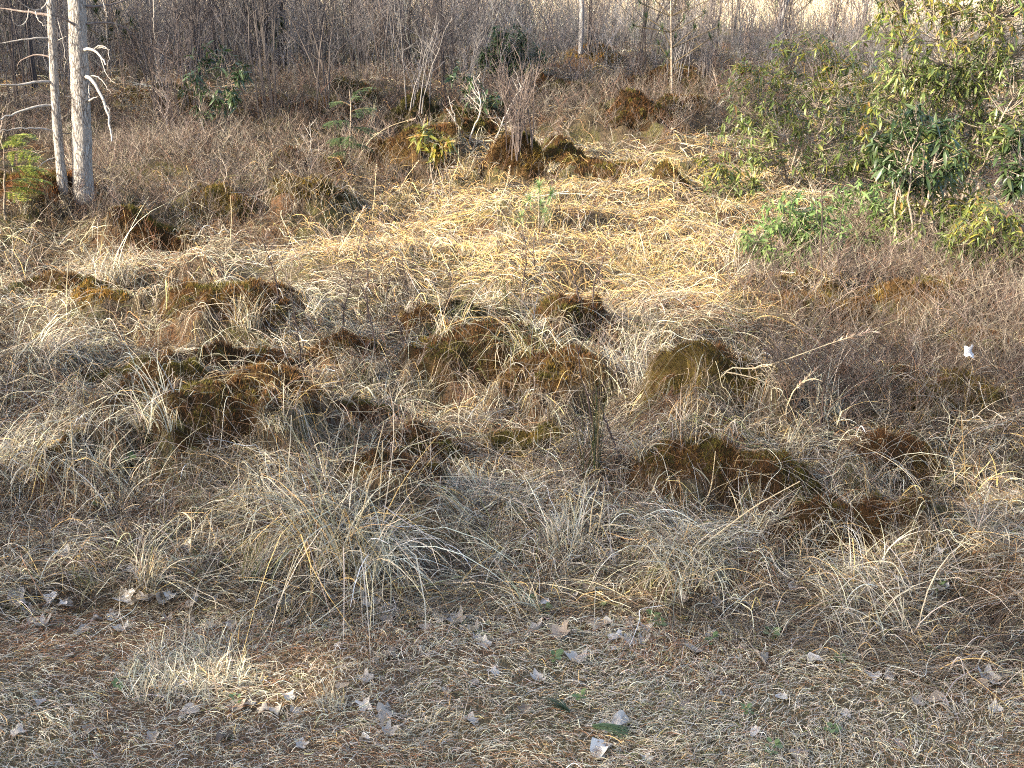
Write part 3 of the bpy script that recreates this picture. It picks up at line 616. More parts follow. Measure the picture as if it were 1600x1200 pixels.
BR = [[ # photo points are in the 3x enlargement of the top left corner; last: base radius, dark?, depth change
  ([(235,180),(185,175),(100,188),(0,200),(-60,215)], .010, 0, -.25), ([(238,268),(190,254),(140,260),(90,285),(75,305),(95,340),(120,385)], .008, 1, .3),
  ([(245,386),(210,378),(150,388),(80,398),(0,398),(-70,390)], .015, 0, -.35), ([(242,494),(190,494),(120,512),(40,545),(0,553),(-60,590)], .014, 0, -.4),
  ([(242,612),(215,603),(160,600),(130,602),(70,606),(30,611),(-30,620)], .010, 0, -.3), ([(232,72),(200,66),(140,58),(60,48),(0,36),(-80,15)], .014, 1, .25),
  ([(222,8),(205,40),(165,50),(120,30),(80,-5)], .008, 0, -.3), ([(165,48),(172,80),(190,105),(220,125)], .005, 0, -.2), ([(135,45),(128,95),(100,125),(70,118),(55,85),(60,50)], .005, 0, -.25),
  ([(262,628),(300,624),(345,632),(352,640)], .006, 1, .1), ([(258,740),(225,748),(195,768),(172,788)], .006, 0, -.3), ([(268,190),(290,180),(310,170)], .004, 0, -.1), ([(275,330),(300,330),(345,350)], .005, 1, .15),
  ([(268,82),(280,130),(298,200),(308,260),(305,310),(300,340)], .004, 0, -.12), ([(298,378),(322,395),(330,440),(335,470)], .006, 1, .2)],
 [([(388,238),(405,228),(440,232),(462,255),(482,280),(505,308)], .017, 0, -.4), ([(440,232),(460,212),(490,215),(508,235),(512,275),(505,305)], .006, 0, -.35), ([(470,265),(485,310),(500,350),(520,380),(548,392)], .005, 0, -.3), ([(445,228),(480,222),(515,232)], .005, 0, -.2),
  ([(392,360),(410,354),(435,372),(465,430),(490,485),(508,560),(518,620),(527,668)], .019, 0, -.45), ([(412,358),(445,352),(480,375),(500,410),(515,435)], .006, 0, -.25), ([(490,490),(510,505),(515,545),(508,570)], .005, 0, -.35), ([(418,380),(416,430),(418,465)], .005, 0, -.2),
  ([(415,475),(430,465),(455,452)], .012, 0, -.3), ([(345,465),(325,455),(300,450)], .008, 0, -.15), ([(405,112),(460,105),(540,105),(580,125),(620,160),(650,205),(690,245),(718,258)], .011, 1, .4), ([(540,105),(556,140),(552,180),(535,218)], .006, 0, .2), ([(620,160),(655,190),(685,235),(705,290),(712,350)], .006, 1, .5),
  ([(400,30),(470,30),(560,12),(640,-20)], .014, 1, .4), ([(385,150),(350,118),(310,88),(270,75),(235,72)], .014, 1, -.25), ([(340,72),(300,80),(270,90)], .005, 1, -.1), ([(480,-10),(488,40),(505,75)], .004, 0, -.2), ([(720,-10),(722,80),(718,150),(735,200),(760,225)], .006, 0, .2)]]
for i, (_, pix, r0, r1, lab) in enumerate(TW):
    r = np.random.default_rng(40 + i); b = P(*pix[0]); Y0 = b[1] + r0
    root = tag(empty('pine_tree', (b[0], Y0, b[2])), lab, 'pine tree', 'twin pines')
    low = np.array([atY(a, c, Y0) for a, c in pix]); low[0][2] = b[2] - .06; top = low[-1] + np.array([[.02, .0, 1], [.0, .05, 3], [-.05, .1, 5.5], [0, .1, 9.5]])
    pts = resample(np.concatenate([low, top]), 150); zz = pts[:, 2] - b[2]; rad = np.interp(zz, [-.2, 0, .25, 1.8, 5, 10], [r0 * 1.5, r0 * 1.25, r0, r1, r1 * .75, .012])
    off = np.array([b[0], Y0, b[2]]); trunk(pts - off, rad, r).build('trunk', M['bark'], root, True)
    for bp, br_, dk, dd in BR[i]:
        pt = resample(poly3([(a / 3, c / 3) for a, c in bp], Y0, Y0 + dd), 14) - off; pt += r.normal(0, .006, pt.shape) * np.linspace(0, 1, 14)[:, None]
        mb = MB(); mb.tubes(pt[None], np.linspace(br_ * .95, br_ * .25, 14)[None], 6); mb.build('dead_branch', M['deaddark' if dk else 'dead'], root, True)
    lb, nd = pine_crown(r, 3.6, 9.6, 1.9, 46, 60); cx = np.array([pts[-60][0] - off[0], 0, 0])
    lb.build('limbs', M['deaddark'], root, True, cx); tag(nd.build('crown', M['needle'], root, False, cx), kind='stuff')

SUNSPOTS = [(300,1045,130,42),(60,670,190,60),(230,500,260,60),(350,560,200,60),(1530,745,110,40),(880,920,140,40),(1300,660,80,40),(560,640,170,40)]
# pines standing out of the frame that shade the foreground
def big_pine(x, y, hgt, r0, rmax, z0, seed, lab, dens=1.0):
    r = np.random.default_rng(seed); z = float(H(x, y)); root = tag(empty('pine_tree', (x, y, z)), lab, 'pine tree', 'pines outside the picture shading the lawn')
    zz = np.linspace(-.1, hgt, 40); pts = np.stack([.05 * np.sin(zz * .7), .05 * np.cos(zz * .5), zz], -1); trunk(pts, np.interp(zz, [0, hgt], [r0, .02]), r, 16).build('trunk', M['bark'], root, True)
    lb, nd = pine_crown(r, z0, hgt, rmax, 70, 110, dens, np.array([x, y, z])); lb.build('limbs', M['deaddark'], root, True); tag(nd.build('crown', M['needle'], root), kind='stuff')
big_pine(-10.0, -0.2, 11, .17, 2.6, 2.6, 1, 'tall pine left of the lawn, outside the picture')
big_pine(-7.6, -1.6, 10, .15, 2.4, 2.4, 2, 'tall pine beside the camera on the left, outside the picture')
big_pine(-13.5, -3.6, 13, .20, 3.0, 3.0, 3, 'tallest pine behind the lawn, outside the picture')
big_pine(-6.4, -4.6, 11, .16, 2.6, 2.0, 4, 'pine standing behind the camera, outside the picture')
big_pine(-10.5, 2.6, 6.4, .12, 1.7, 3.0, 6, 'smaller pine left of the bog, outside the picture', .7)

big_pine(-12.0, 11.6, 11, .17, 2.5, 3.0, 8, 'pine added left of the twin pines to shade the back strip, outside the picture')  # unseen pine added to darken the back of the bog
big_pine(-19.5, 12.5, 15, .2, 3.2, 4.0, 9, 'tall pine added far left to shade the thicket, outside the picture')  # unseen pine added to shade the left of the thicket
# ------------------------------------------------------------------ laurels
def leaf_mesh(name, m, r, L=1.0, wd=.24, droop=.35, fold=.25):
    t = np.array([0, .18, .42, .7, .92, 1.0]); w_ = np.array([.06, .55, 1, .8, .3, .02]) * wd * L * .5; x = L * t; z = -droop * L * t ** 1.8
    v = np.concatenate([np.stack([x, -w_, z + fold * w_], 1), np.stack([x, 0 * x, z], 1), np.stack([x, w_, z + fold * w_], 1)]); q = []
    for k in range(5):
        q += [[k, k + 1, 6 + k + 1, 6 + k], [6 + k, 6 + k + 1, 12 + k + 1, 12 + k]]
    mb = MB(); mb.add(v, q); return mb, v, np.array(q)
LV = {}
for key, mm in (('leaf', 'leaf'), ('dark', 'leafdark'), ('gold', 'leafgold_sunlit')):
    LV[key] = [leaf_mesh('laurel_leaf', M[mm], rng, 1, w_, d_, .3)[0].mesh('laurel_leaf', M[mm], True) for w_, d_ in ((.25, .25), (.21, .55), (.28, .1), (.20, .8))]
M['leaffresh'] = mat('laurel_leaf_fresh', rough=.4, trans=.32, spec=.5, rnd=[(.11,.18,.05), (.16,.24,.075), (.20,.27,.09), (.10,.155,.05)])
LV['fresh'] = []
for q in LV['dark']: c = q.copy(); c.materials.clear(); c.materials.append(M['leaffresh']); LV['fresh'].append(c)
LVV = [leaf_mesh('x', None, rng, 1, w_, d_, .3)[1:] for w_, d_ in ((.25, .25), (.21, .55), (.28, .1), (.20, .8))]
LPAL = {'fresh': [(.11,.18,.05),(.16,.24,.075),(.20,.27,.09)], 'leaf': [(.09,.125,.036),(.14,.18,.05),(.19,.215,.06),(.25,.235,.065),(.12,.16,.05),(.22,.13,.055)], 'dark': [(.034,.060,.022),(.050,.082,.030),(.065,.095,.036)], 'gold': [(.19,.20,.035),(.28,.24,.04),(.14,.17,.035),(.32,.20,.06)]}
def frames(d, r):                                      # leaf frames from directions: x along d, z roughly up
    d = d / np.linalg.norm(d, axis=1, keepdims=True); up = np.array([0, 0, 1.]) + r.normal(0, .35, d.shape); s = np.cross(up, d); s /= np.linalg.norm(s, axis=1, keepdims=True); return np.stack([d, s, np.cross(d, s)], -1)
def laurel(base, lobes, ntip, nleaf, lsize, key, lab, seed, nstem=6, parts=300, stemr=.012, nm='laurel_shrub', cat='shrub'):
    """lobes: (px, py, rx, ry) crown ellipses in the photo, each with its own depth offset and true depth radius."""
    r = np.random.default_rng(seed); b = P(*base); root = tag(empty(nm, b), lab, cat, 'laurel shrubs round the bog'); mp = mpp(b[1])
    tips = []; tot = sum(l[2] * l[3] for l in lobes)
    for l in lobes:
        n = max(3, int(ntip * l[2] * l[3] / tot)); dy = l[4] if len(l) > 4 else 0; c = atY(l[0], l[1], b[1] + dy); rad = np.array([l[2] * mp, (l[2] + l[3]) * .45 * mp, l[3] * mp])
        d = r.normal(0, 1, (n, 3)); d /= np.linalg.norm(d, axis=1, keepdims=True); q = r.uniform(.25, 1, n) ** .6
        clump = r.normal(0, 1, (max(3, n // 9), 3)); clump /= np.linalg.norm(clump, axis=1, keepdims=True)
        d = np.where((r.random(n) < .6)[:, None], clump[r.integers(len(clump), size=n)] + r.normal(0, .28, (n, 3)), d); d /= np.linalg.norm(d, axis=1, keepdims=True)
        tips.append(c + d * q[:, None] * rad)
    tips = np.concatenate(tips); tips[:, 2] = np.maximum(tips[:, 2], H(tips[:, 0], tips[:, 1]) + .08); nt_ = len(tips)
    cen = tips.mean(0); stems = []; mb = MB()
    for k in range(nstem):
        tgt = tips[r.integers(nt_)] * .75 + cen * .25; f0 = b + np.array([r.normal(0, .08), r.normal(0, .08), 0]); f0[2] = float(H(f0[0], f0[1])) - .03
        t = np.linspace(0, 1, 9)[:, None]; mid = (f0 + tgt) / 2 + r.normal(0, .10, 3) * np.linalg.norm(tgt - f0); p = (1 - t) ** 2 * f0 + 2 * t * (1 - t) * mid + t ** 2 * tgt; p += r.normal(0, .012, p.shape); stems.append(p)
        sm = MB(); sm.tubes((p - b)[None], np.linspace(stemr, stemr * .45, 9)[None], 5); sm.build('stem', M['stem'], root, True)
    allp = np.concatenate([s[2:] for s in stems]); tw = []
    for tp in tips:
        d = np.linalg.norm((allp - tp) * [1, 1, .8], axis=1) + np.maximum(0, allp[:, 2] - tp[2] + .05) * 2; p0 = allp[np.argmin(d + r.random(len(d)) * .15)]; t = np.linspace(0, 1, 5)[:, None]
        mid = (p0 + tp) / 2 + np.array([0, 0, -.12 * np.linalg.norm(tp - p0)]) + r.normal(0, .03, 3); tw.append((1 - t) ** 2 * p0 + 2 * t * (1 - t) * mid + t ** 2 * tp)
    tw = np.array(tw); mb.tubes(tw - b, np.linspace(stemr * .42, stemr * .2, 5)[None], 3); tag(mb.build('twigs', M['stem'], root, True), kind='stuff')
    nl = r.poisson(nleaf, nt_).clip(3); ti = np.repeat(np.arange(nt_), nl); n = len(ti); ax = tw[ti, -1] - tw[ti, -2]; ax /= np.linalg.norm(ax, axis=1, keepdims=True) + 1e-9; ax[:, 2] += .5
    d = r.normal(0, 1, (n, 3)); d -= (d * ax).sum(1, keepdims=True) * ax / (ax * ax).sum(1, keepdims=True); d /= np.linalg.norm(d, axis=1, keepdims=True); d = d + ax * r.uniform(-.35, .6, (n, 1)); d[:, 2] -= .18
    fr = frames(d, r); sz = lsize * r.lognormal(-.05, .28, n).clip(.45, 1.6); pos = tips[ti] - (ax * r.uniform(0, .05, (n, 1))) - b
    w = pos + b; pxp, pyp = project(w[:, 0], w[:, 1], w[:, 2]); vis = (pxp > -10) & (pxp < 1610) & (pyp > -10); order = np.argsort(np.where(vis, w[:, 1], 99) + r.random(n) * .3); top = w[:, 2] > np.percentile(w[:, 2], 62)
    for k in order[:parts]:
        kk = 'gold' if key == 'leaf' and top[k] and r.random() < .6 else key  # sunlight put into leaf colour: golden leaves on the upper crown
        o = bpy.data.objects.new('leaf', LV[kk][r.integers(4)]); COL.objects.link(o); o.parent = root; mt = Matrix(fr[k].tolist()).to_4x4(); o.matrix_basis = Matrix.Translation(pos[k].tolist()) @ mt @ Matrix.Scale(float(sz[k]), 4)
    rest = order[parts:]
    if len(rest):
        fb = MB(); vi = r.integers(4, size=len(rest)); pal = LPAL[key]
        for q in range(4):
            s = rest[vi == q]
            if not len(s): continue
            v0, f0 = LVV[q]; V = np.einsum('nij,vj->nvi', fr[s], v0) * sz[s][:, None, None] + pos[s][:, None, :]; m_ = len(v0); Fq = (f0[None] + (np.arange(len(s)) * m_)[:, None, None]).reshape(-1, 4)
            cc = pick(pal, np.ones(len(pal)) if key != 'leaf' else [1, 1, 1, .5, 1, .12], len(s), r); cc = np.where((top[s] & (r.random(len(s)) < .6) & (key == 'leaf'))[:, None], pick(LPAL['gold'], [1, .7, 1, .35], len(s), r), cc); fb.add(V.reshape(-1, 3), Fq, np.repeat(cc, m_, 0))  # upper leaves coloured golden to imitate sun on the crown
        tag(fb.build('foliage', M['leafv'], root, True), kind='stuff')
    return root
laurel((1235,288), [(1265,85,85,45,.3),(1170,135,55,50),(1295,145,85,60,.1),(1175,210,65,50,-.2),(1275,225,95,50),(1225,160,75,60,.2)], 560, 7, .066, 'leaf', 'tall laurel with gold tips coloured in as sunlight, left of the huge laurel', 1, 9)
laurel((1500,335), [(1460,70,110,80,0),(1560,40,90,90,.2),(1450,-40,90,60,.2),(1570,140,80,70,-.1),(1430,150,75,60,0),(1540,210,90,50,-.2),(1480,230,90,40,.1)], 1150, 7, .070, 'leaf', 'huge light-green laurel filling the top right corner', 2, 16, 300, .015)
laurel((1432,405), [(1440,195,60,35),(1400,230,40,40,.1),(1470,240,45,40,-.1),(1420,270,60,30)], 140, 8, .085, 'dark', 'dark-leaved laurel on a bundle of bare leaning stems', 3, 11, 300, .012)
laurel((1240,425), [(1235,325,60,34),(1195,365,45,36),(1275,365,60,44),(1225,398,70,26,-.1),(1310,400,50,24)], 330, 7, .066, 'fresh', 'low bright-green laurel at the edge of the sunlit straw', 4, 7, 300, .008)
laurel((1592,335), [(1590,240,32,50),(1600,290,26,30)], 70, 8, .10, 'dark', 'dark drooping laurel cut by the right edge of the picture', 5, 4, 220, .010)
laurel((1390,300), [(1370,200,60,60,.2),(1400,260,60,40),(1350,270,50,30)], 210, 7, .075, 'leaf', 'thin pale laurel between the gold-tipped and huge laurels', 6, 9, 300, .008)
laurel((1140,322), [(1130,280,44,30),(1112,255,26,26),(1165,295,38,22)], 100, 7, .075, 'leaf', 'sparse little laurel left of the low bright one', 7, 4, 160, .006)
laurel((676,312), [(655,212,17,14),(690,226,19,16),(672,234,22,10)], 46, 8, .085, 'gold', 'small laurel with a bright yellow-green leaf tuft on bare stems', 8, 5, 180, .006)
laurel((335,215), [(325,85,32,26,.2),(370,105,26,24),(300,130,28,22),(345,150,40,26,-.1),(325,175,30,20)], 110, 7, .085, 'dark', 'shaded dark laurel behind the left moss mounds', 9, 7, 260, .010)
laurel((790,128), [(795,60,36,26),(770,88,34,24),(825,88,30,24,.2),(790,104,46,16)], 240, 8, .085, 'dark', 'dense dark evergreen bush in front of the bare thicket', 10, 7, 200, .010)
laurel((1560,420), [(1545,345,55,34),(1590,365,40,36),(1510,385,55,26),(1570,400,50,18)], 210, 7, .066, 'leaf', 'sparse creeping laurel at the right edge below the huge one', 12, 5, 200, .006)
laurel((1360,385), [(1345,305,50,32),(1300,340,34,26),(1390,340,45,30),(1350,365,60,18)], 170, 7, .066, 'fresh', 'low sprawling light laurel left of the bare leaning stems', 13, 4, 140, .006)
laurel((762,190), [(750,150,40,24),(720,120,24,20)], 50, 7, .08, 'dark', 'ragged dark laurel below the dense evergreen bush', 14, 4, 140, .006)

laurel((1330,250), [(1330,110,40,50,.2),(1310,190,45,45),(1370,150,40,60)], 130, 7, .075, 'leaf', 'slender yellowish laurel just right of the gold-tipped one', 15, 7, 240, .007)
laurel((1470,400), [(1500,300,60,50,.2),(1440,340,60,40),(1520,350,50,30)], 150, 7, .075, 'leaf', 'loose light laurel spreading behind the bare leaning stems', 16, 8, 260, .008)
# ------------------------------------------------------------------ small conifers
def frond_tree(base, fronds, Y_off, pal, lab, seed, nm='hemlock_sapling', cat='sapling', nl=.024, stemtop=None, grp='young conifers'):
    r = np.random.default_rng(seed); b = P(*base); mp = mpp(b[1]); root = tag(empty(nm, b), lab, cat, grp); st = atY(*stemtop, b[1]); t = np.linspace(0, 1, 10)[:, None]; p = b * (1 - t) + st * t + r.normal(0, .008, (10, 3)); sm = MB(); sm.tubes((p - b)[None], np.linspace(.012, .004, 10)[None], 5); sm.build('trunk', M['stem'], root, True)
    for (x0, y0, x1, y1, wv) in fronds:
        dy = r.uniform(-.35, .25); a = atY(x0, y0, b[1]); c = atY(x1, y1, b[1] + dy); L_ = np.linalg.norm(c - a); t = np.linspace(0, 1, 8)[:, None]
        ax = a * (1 - t) + c * t; ax[:, 2] += (.10 * L_ * np.sin(t[:, 0] * math.pi)); bm = MB(); bm.tubes((ax - b)[None], np.linspace(.005, .0015, 8)[None], 3, (.16, .11, .07))
        d = (c - a) / L_; s = np.cross(d, [0, 0, 1]); s /= np.linalg.norm(s)
        for k in range(int(20 * L_ / .3) + 10):          # side sprays with flat needles
            f = r.uniform(.12, 1); o = np.array([np.interp(f, t[:, 0], ax[:, q]) for q in range(3)]); sg = r.choice([-1, 1]); l = wv * mp * (1.05 - f * .7) * r.uniform(.6, 1.2); dd = d * .75 + s * sg * .8 + np.array([0, 0, r.normal(-.12, .12)]); dd /= np.linalg.norm(dd)
            m = max(8, int(l / .0075)); u = np.linspace(.05, 1, m)[:, None]; cpt = o + dd * u * l + np.array([0, 0, -.25]) * l * u ** 2; sd = np.cross(dd, [0, 0, 1]); sd /= np.linalg.norm(sd)
            for g in (-1, 1):
                nd_ = sd * g * .85 + dd * .55 + r.normal(0, .15, (m, 3)); e = cpt + nd_ * nl * (1.1 - .4 * u); q = np.stack([cpt, (cpt + e) / 2, e], 1) - b
                bm.ribbons(q, np.array([.0035, .0062, .002])[None] * min(mp / .004, 1.5), np.cross(nd_, [0, 0, 1]) / np.linalg.norm(np.cross(nd_, [0, 0, 1]), axis=1, keepdims=True) * .6 + dd * .8, pick(pal, np.ones(len(pal)), m, r))
        bm.build('frond', M['needle'], root)
    return root
frond_tree((8,345), [(8,225,45,215,34),(5,240,60,250,34),(8,262,72,268,36),(6,285,78,286,34),(5,295,60,300,26),(5,215,-40,225,34),(5,250,-50,258,34),(8,280,-45,292,30),(6,230,30,226,24),(6,300,40,312,22)], 0, [(.14,.19,.035),(.22,.25,.05),(.32,.30,.07),(.10,.15,.035)], 'yellow-green hemlock sapling with flat sprays at the left edge', 1, stemtop=(6,205))
frond_tree((548,258), [(548,150,580,138,22),(548,165,520,160,24),(548,175,585,172,26),(548,190,512,196,28),(548,200,582,205,30),(548,215,515,222,30),(548,225,580,235,30),(548,235,520,245,26),(548,160,560,150,20),(548,185,560,178,20),(548,210,545,228,24)], 0, [(.06,.095,.035),(.08,.12,.045),(.10,.135,.05)], 'small dark green hemlock in the middle distance behind the heath', 2, stemtop=(548,138), nl=.015)
def needle_tuft(mb, c, ax, n, L, r, pal, wd):
    d = r.normal(0, .8, (n, 3)) + ax; d /= np.linalg.norm(d, axis=1, keepdims=True); l = L * r.uniform(.7, 1.15, n); t = np.linspace(0, 1, 4); q = c[None, None] + d[:, None] * (l[:, None] * t)[..., None]; q[..., 2] -= .22 * l[:, None] * t[None] ** 2
    s = np.cross(d, [0, 0, 1.]); s /= np.linalg.norm(s, axis=1, keepdims=True) + 1e-6; mb.ribbons(q, wd * np.array([1, 1, .9, .3])[None] * np.ones((n, 1)), s, pick(pal, np.ones(len(pal)), n, r))
def seedling(base, tufts, L, n, pal, lab, seed, nm='pine_seedling', cat='seedling', wd=.0036, trunk_r=.006, grp='young conifers'):
    r = np.random.default_rng(seed); b = P(*base); root = tag(empty(nm, b), lab, cat, grp); top = atY(tufts[0][0], tufts[0][1], b[1]); t = np.linspace(0, 1, 8)[:, None]; p = b * (1 - t) + top * t; sm = MB(); sm.tubes((p - b)[None], np.linspace(trunk_r, trunk_r * .5, 8)[None], 5); sm.build('trunk', M['stem'], root, True)
    for a, c in tufts:
        q = atY(a, c, b[1] + r.uniform(-.15, .15)); k = np.argmin(np.linalg.norm(p - q, axis=1)); k = max(0, k - 1); tb = MB(); u = np.linspace(0, 1, 4)[:, None]; tb.tubes(((p[k] * (1 - u) + q * u) - b)[None], np.full((1, 4), trunk_r * .4), 3, (.12, .09, .05)); ax = q - p[k]; ax = ax / (np.linalg.norm(ax) + 1e-6) * .5 + [0, 0, .45]; needle_tuft(tb, q - b, ax, n, L, r, pal, wd); tb.build('needle_tuft', M['needle'], root)
GP = [(.14,.24,.08),(.20,.30,.11),(.26,.33,.15)]
seedling((842,362), [(842,292),(828,312),(860,305),(845,322),(815,340),(862,345),(835,350),(850,335)],   .10, 80, GP, 'soft green pine seedling standing in the sunlit straw', 3)
seedling((672,342), [(668,328),(680,333)], .06, 30, GP, 'tiny green pine seedling below the yellow-leaved laurel', 4)
seedling((560,232), [(556,215),(566,220)], .08, 30, [(.03,.055,.02),(.05,.075,.03)], 'tiny dark pine seedling right of the little hemlock', 5)
FP = [(.05,.075,.03),(.08,.105,.04),(.035,.055,.026)]
seedling((1050,148), [(1048,-25),(1000,5),(1022,-2),(1075,10),(1100,22),(1010,28),(1068,30),(1035,45),(1085,45),(1122,42),(1055,60),(1030,70),(1042,88),(990,40),(1110,60),(1060,-10),(985,-8),(1120,-5)], .13, 44, FP, 'thin dark green pine among bare saplings at the back of the bog', 6, 'pine_tree', 'pine tree', .005, .018, 'conifers at the back')
for q, (bs, tf, lab) in enumerate([((1390,130), [(1398,-30),(1388,5),(1405,18),(1380,24),(1410,35),(1395,40),(1372,8)], 'dark pine behind the huge laurel in the pale field'),
    ((170,118), [(165,-10),(150,20),(185,25),(140,45),(175,50),(195,55),(160,65),(205,35),(150,5),(190,-5)], 'shaded pine behind the twin pine trunks'),
    ((415,108), [(410,0),(395,25),(425,30),(405,45),(440,40),(385,10),(430,55)], 'dim green pine in the left thicket'), ((22,110), [(15,-10),(0,30),(35,35),(10,55),(45,15),(-15,10)], 'dark pine behind the left edge of the thicket'),
    ((1240,60), [(1235,-60),(1225,-5),(1255,-8),(1265,4),(1215,2)], 'yellow-green conifer top behind the gold-leaved laurel')]):
    seedling(bs, tf, .17, 60, FP if q != 4 else [(.16,.18,.05),(.12,.15,.04)], lab, 20 + q, 'pine_tree', 'pine tree', .008, .03, 'conifers at the back')

# ------------------------------------------------------------------ bare shrubs of the thicket
def bare_shrub(seed, nst, hgt, spread, r0, ntw, col):
    r = np.random.default_rng(seed); out = []; t = np.linspace(0, 1, 7)
    for k in range(nst):
        a = r.random() * TAU; h = hgt * r.uniform(.6, 1.1); le = spread * r.uniform(.2, 1.2); f0 = r.normal(0, .07, 2); mb = MB()
        p = np.stack([f0[0] + np.cos(a) * le * h * t ** 1.4, f0[1] + np.sin(a) * le * h * t ** 1.4, h * t - .03], -1) + r.normal(0, .018, (7, 3)) * t[:, None]
        mb.tubes(p[None], np.linspace(r0, r0 * .3, 7)[None], 4, col); T = []
        for _ in range(ntw):
            f = r.uniform(.25, .95); o = np.array([np.interp(f, t, p[:, q]) for q in range(3)]); d = np.array([r.normal(), r.normal(), r.uniform(.6, 1.9)]); d /= np.linalg.norm(d); l = h * (1.05 - f) * r.uniform(.25, .6); u = np.linspace(0, 1, 5)[:, None]; T.append(o + d * l * u + r.normal(0, .03, (5, 3)) * l * u + np.array([0, 0, .15]) * l * u ** 2)
            o2 = T[-1][2]; d2 = d + r.normal(0, .5, 3); d2 /= np.linalg.norm(d2); T.append(o2 + d2 * l * .5 * u)
        mb.tubes(np.array(T), np.linspace(r0 * .38, r0 * .15, 5)[None], 3, col); out.append(mb)
    return out
SHR = []
for s, (n_, h_, sp, r0, nt2, c) in enumerate([(7, 2.4, .16, .010, 9, (.09,.078,.075)), (9, 2.0, .22, .009, 8, (.15,.13,.125)), (6, 2.8, .10, .012, 10, (.065,.055,.055)), (10, 1.3, .30, .008, 7, (.16,.125,.11)), (8, 1.7, .28, .009, 8, (.21,.19,.18)), (5, 2.2, .35, .011, 10, (.09,.075,.07))]):
    root = empty('bare_shrub', (0, 0, 0)); [m_.build('stem', M['twig'], root) for m_ in bare_shrub(s, n_, h_, sp, r0, nt2, c)]; SHR.append([root, False])
r = np.random.default_rng(77); spots = []
for k in range(900):
    if len(spots) >= 125: break
    px = r.uniform(-60, 1420); py = r.uniform(62, 122) if px < 780 else r.uniform(40, 100)
    if px > 950 and r.random() < .55: continue
    if any(math.hypot(px - a, 2.5 * (py - b)) < 18 for a, b in spots): continue
    spots.append((px, py))
spots += [(300,170),(310,168),(430,178),(505,165),(655,172),(690,168),(735,165),(240,200),(265,205),(820,230),(800,245),(1010,120),(1060,125),(1100,118),(1210,105),(1330,110),(110,160),(30,170),(60,140),(200,130)]
SN = ['upright bare shrub', 'pale bare shrub', 'dark slender bare shrub', 'low brown bare shrub', 'spreading grey bare shrub', 'wide-forked bare shrub']
for px, py in spots:
    k = int(r.integers(6)) if px < 780 else int(r.choice([1, 3, 3, 4, 5])); k = 3 if (py > 200) else k
    o = SHR[k][0] if not SHR[k][1] else dup(SHR[k][0]); SHR[k][1] = True; o.location = P(px, py); s_ = r.uniform(.75, 1.15); o.scale = (s_, s_, s_ * r.uniform(.85, 1.1)); o.rotation_euler = (0, 0, r.random() * TAU)
    tag(o, None, 'shrub', 'bare shrubs of the thicket'); where(o, SN[k], SN[k] + 's', px, py)
# trees with pale stems
for nm, pix, rr_, lab, m_ in [('birch_tree', [(907,84),(908,50),(910,20),(906,-40)], .034, 'slim white birch stem in front of the pale field', 'birch'), ('bare_tree', [(1208,92),(1213,50),(1226,15),(1236,-40)], .045, 'leaning grey forked tree stem behind the gold-leaved laurel', 'birch'),
                              ('bare_tree', [(400,60),(401,20),(402,-50)], .07, 'grey straight tree stem at the top left of the thicket', 'birch'), ('birch_tree', [(742,60),(742,10),(744,-50)], .05, 'pale thin stem in the thicket behind the evergreen bush', 'birch')]:
    b = P(*pix[0]); pts = np.array([atY(a, c, b[1]) for a, c in pix]); pts[0] = b; up = pts[-1] + np.array([[.1, 0, 2.0], [.1, .1, 4.0]]); p = resample(np.concatenate([pts, up]), 40); root = tag(empty(nm, b), lab, 'tree', 'slim bare trees at the back'); trunk(p - b, np.linspace(rr_ * 1.15, rr_ * .3, 40), rng, 12).build('trunk', M[m_], root, True); rg = np.random.default_rng(int(pix[0][0]))
    for k in range(9):
        f = rg.uniform(.12, .95); o = p[int(f * 39)]; d = np.array([rg.normal(), rg.normal() * .6, rg.uniform(.5, 1.4)]); d /= np.linalg.norm(d); l = rg.uniform(.5, 1.3); u = np.linspace(0, 1, 7)[:, None]; q = o + d * l * u + rg.normal(0, .03, (7, 3)) * u + np.array([0, 0, .15]) * u ** 2 * l; mb = MB(); mb.tubes((q - b)[None], np.linspace(rr_ * .3, rr_ * .08, 7)[None], 4, (.24, .21, .20))
        for _ in range(4):
            o2 = q[rg.integers(2, 6)]; d2 = d + rg.normal(0, .6, 3); d2 /= np.linalg.norm(d2); mb.tubes((o2 + d2 * l * .45 * u - b)[None], np.linspace(rr_ * .12, rr_ * .04, 7)[None], 3, (.24, .21, .20))
        mb.build('branch', M['twig'], root)

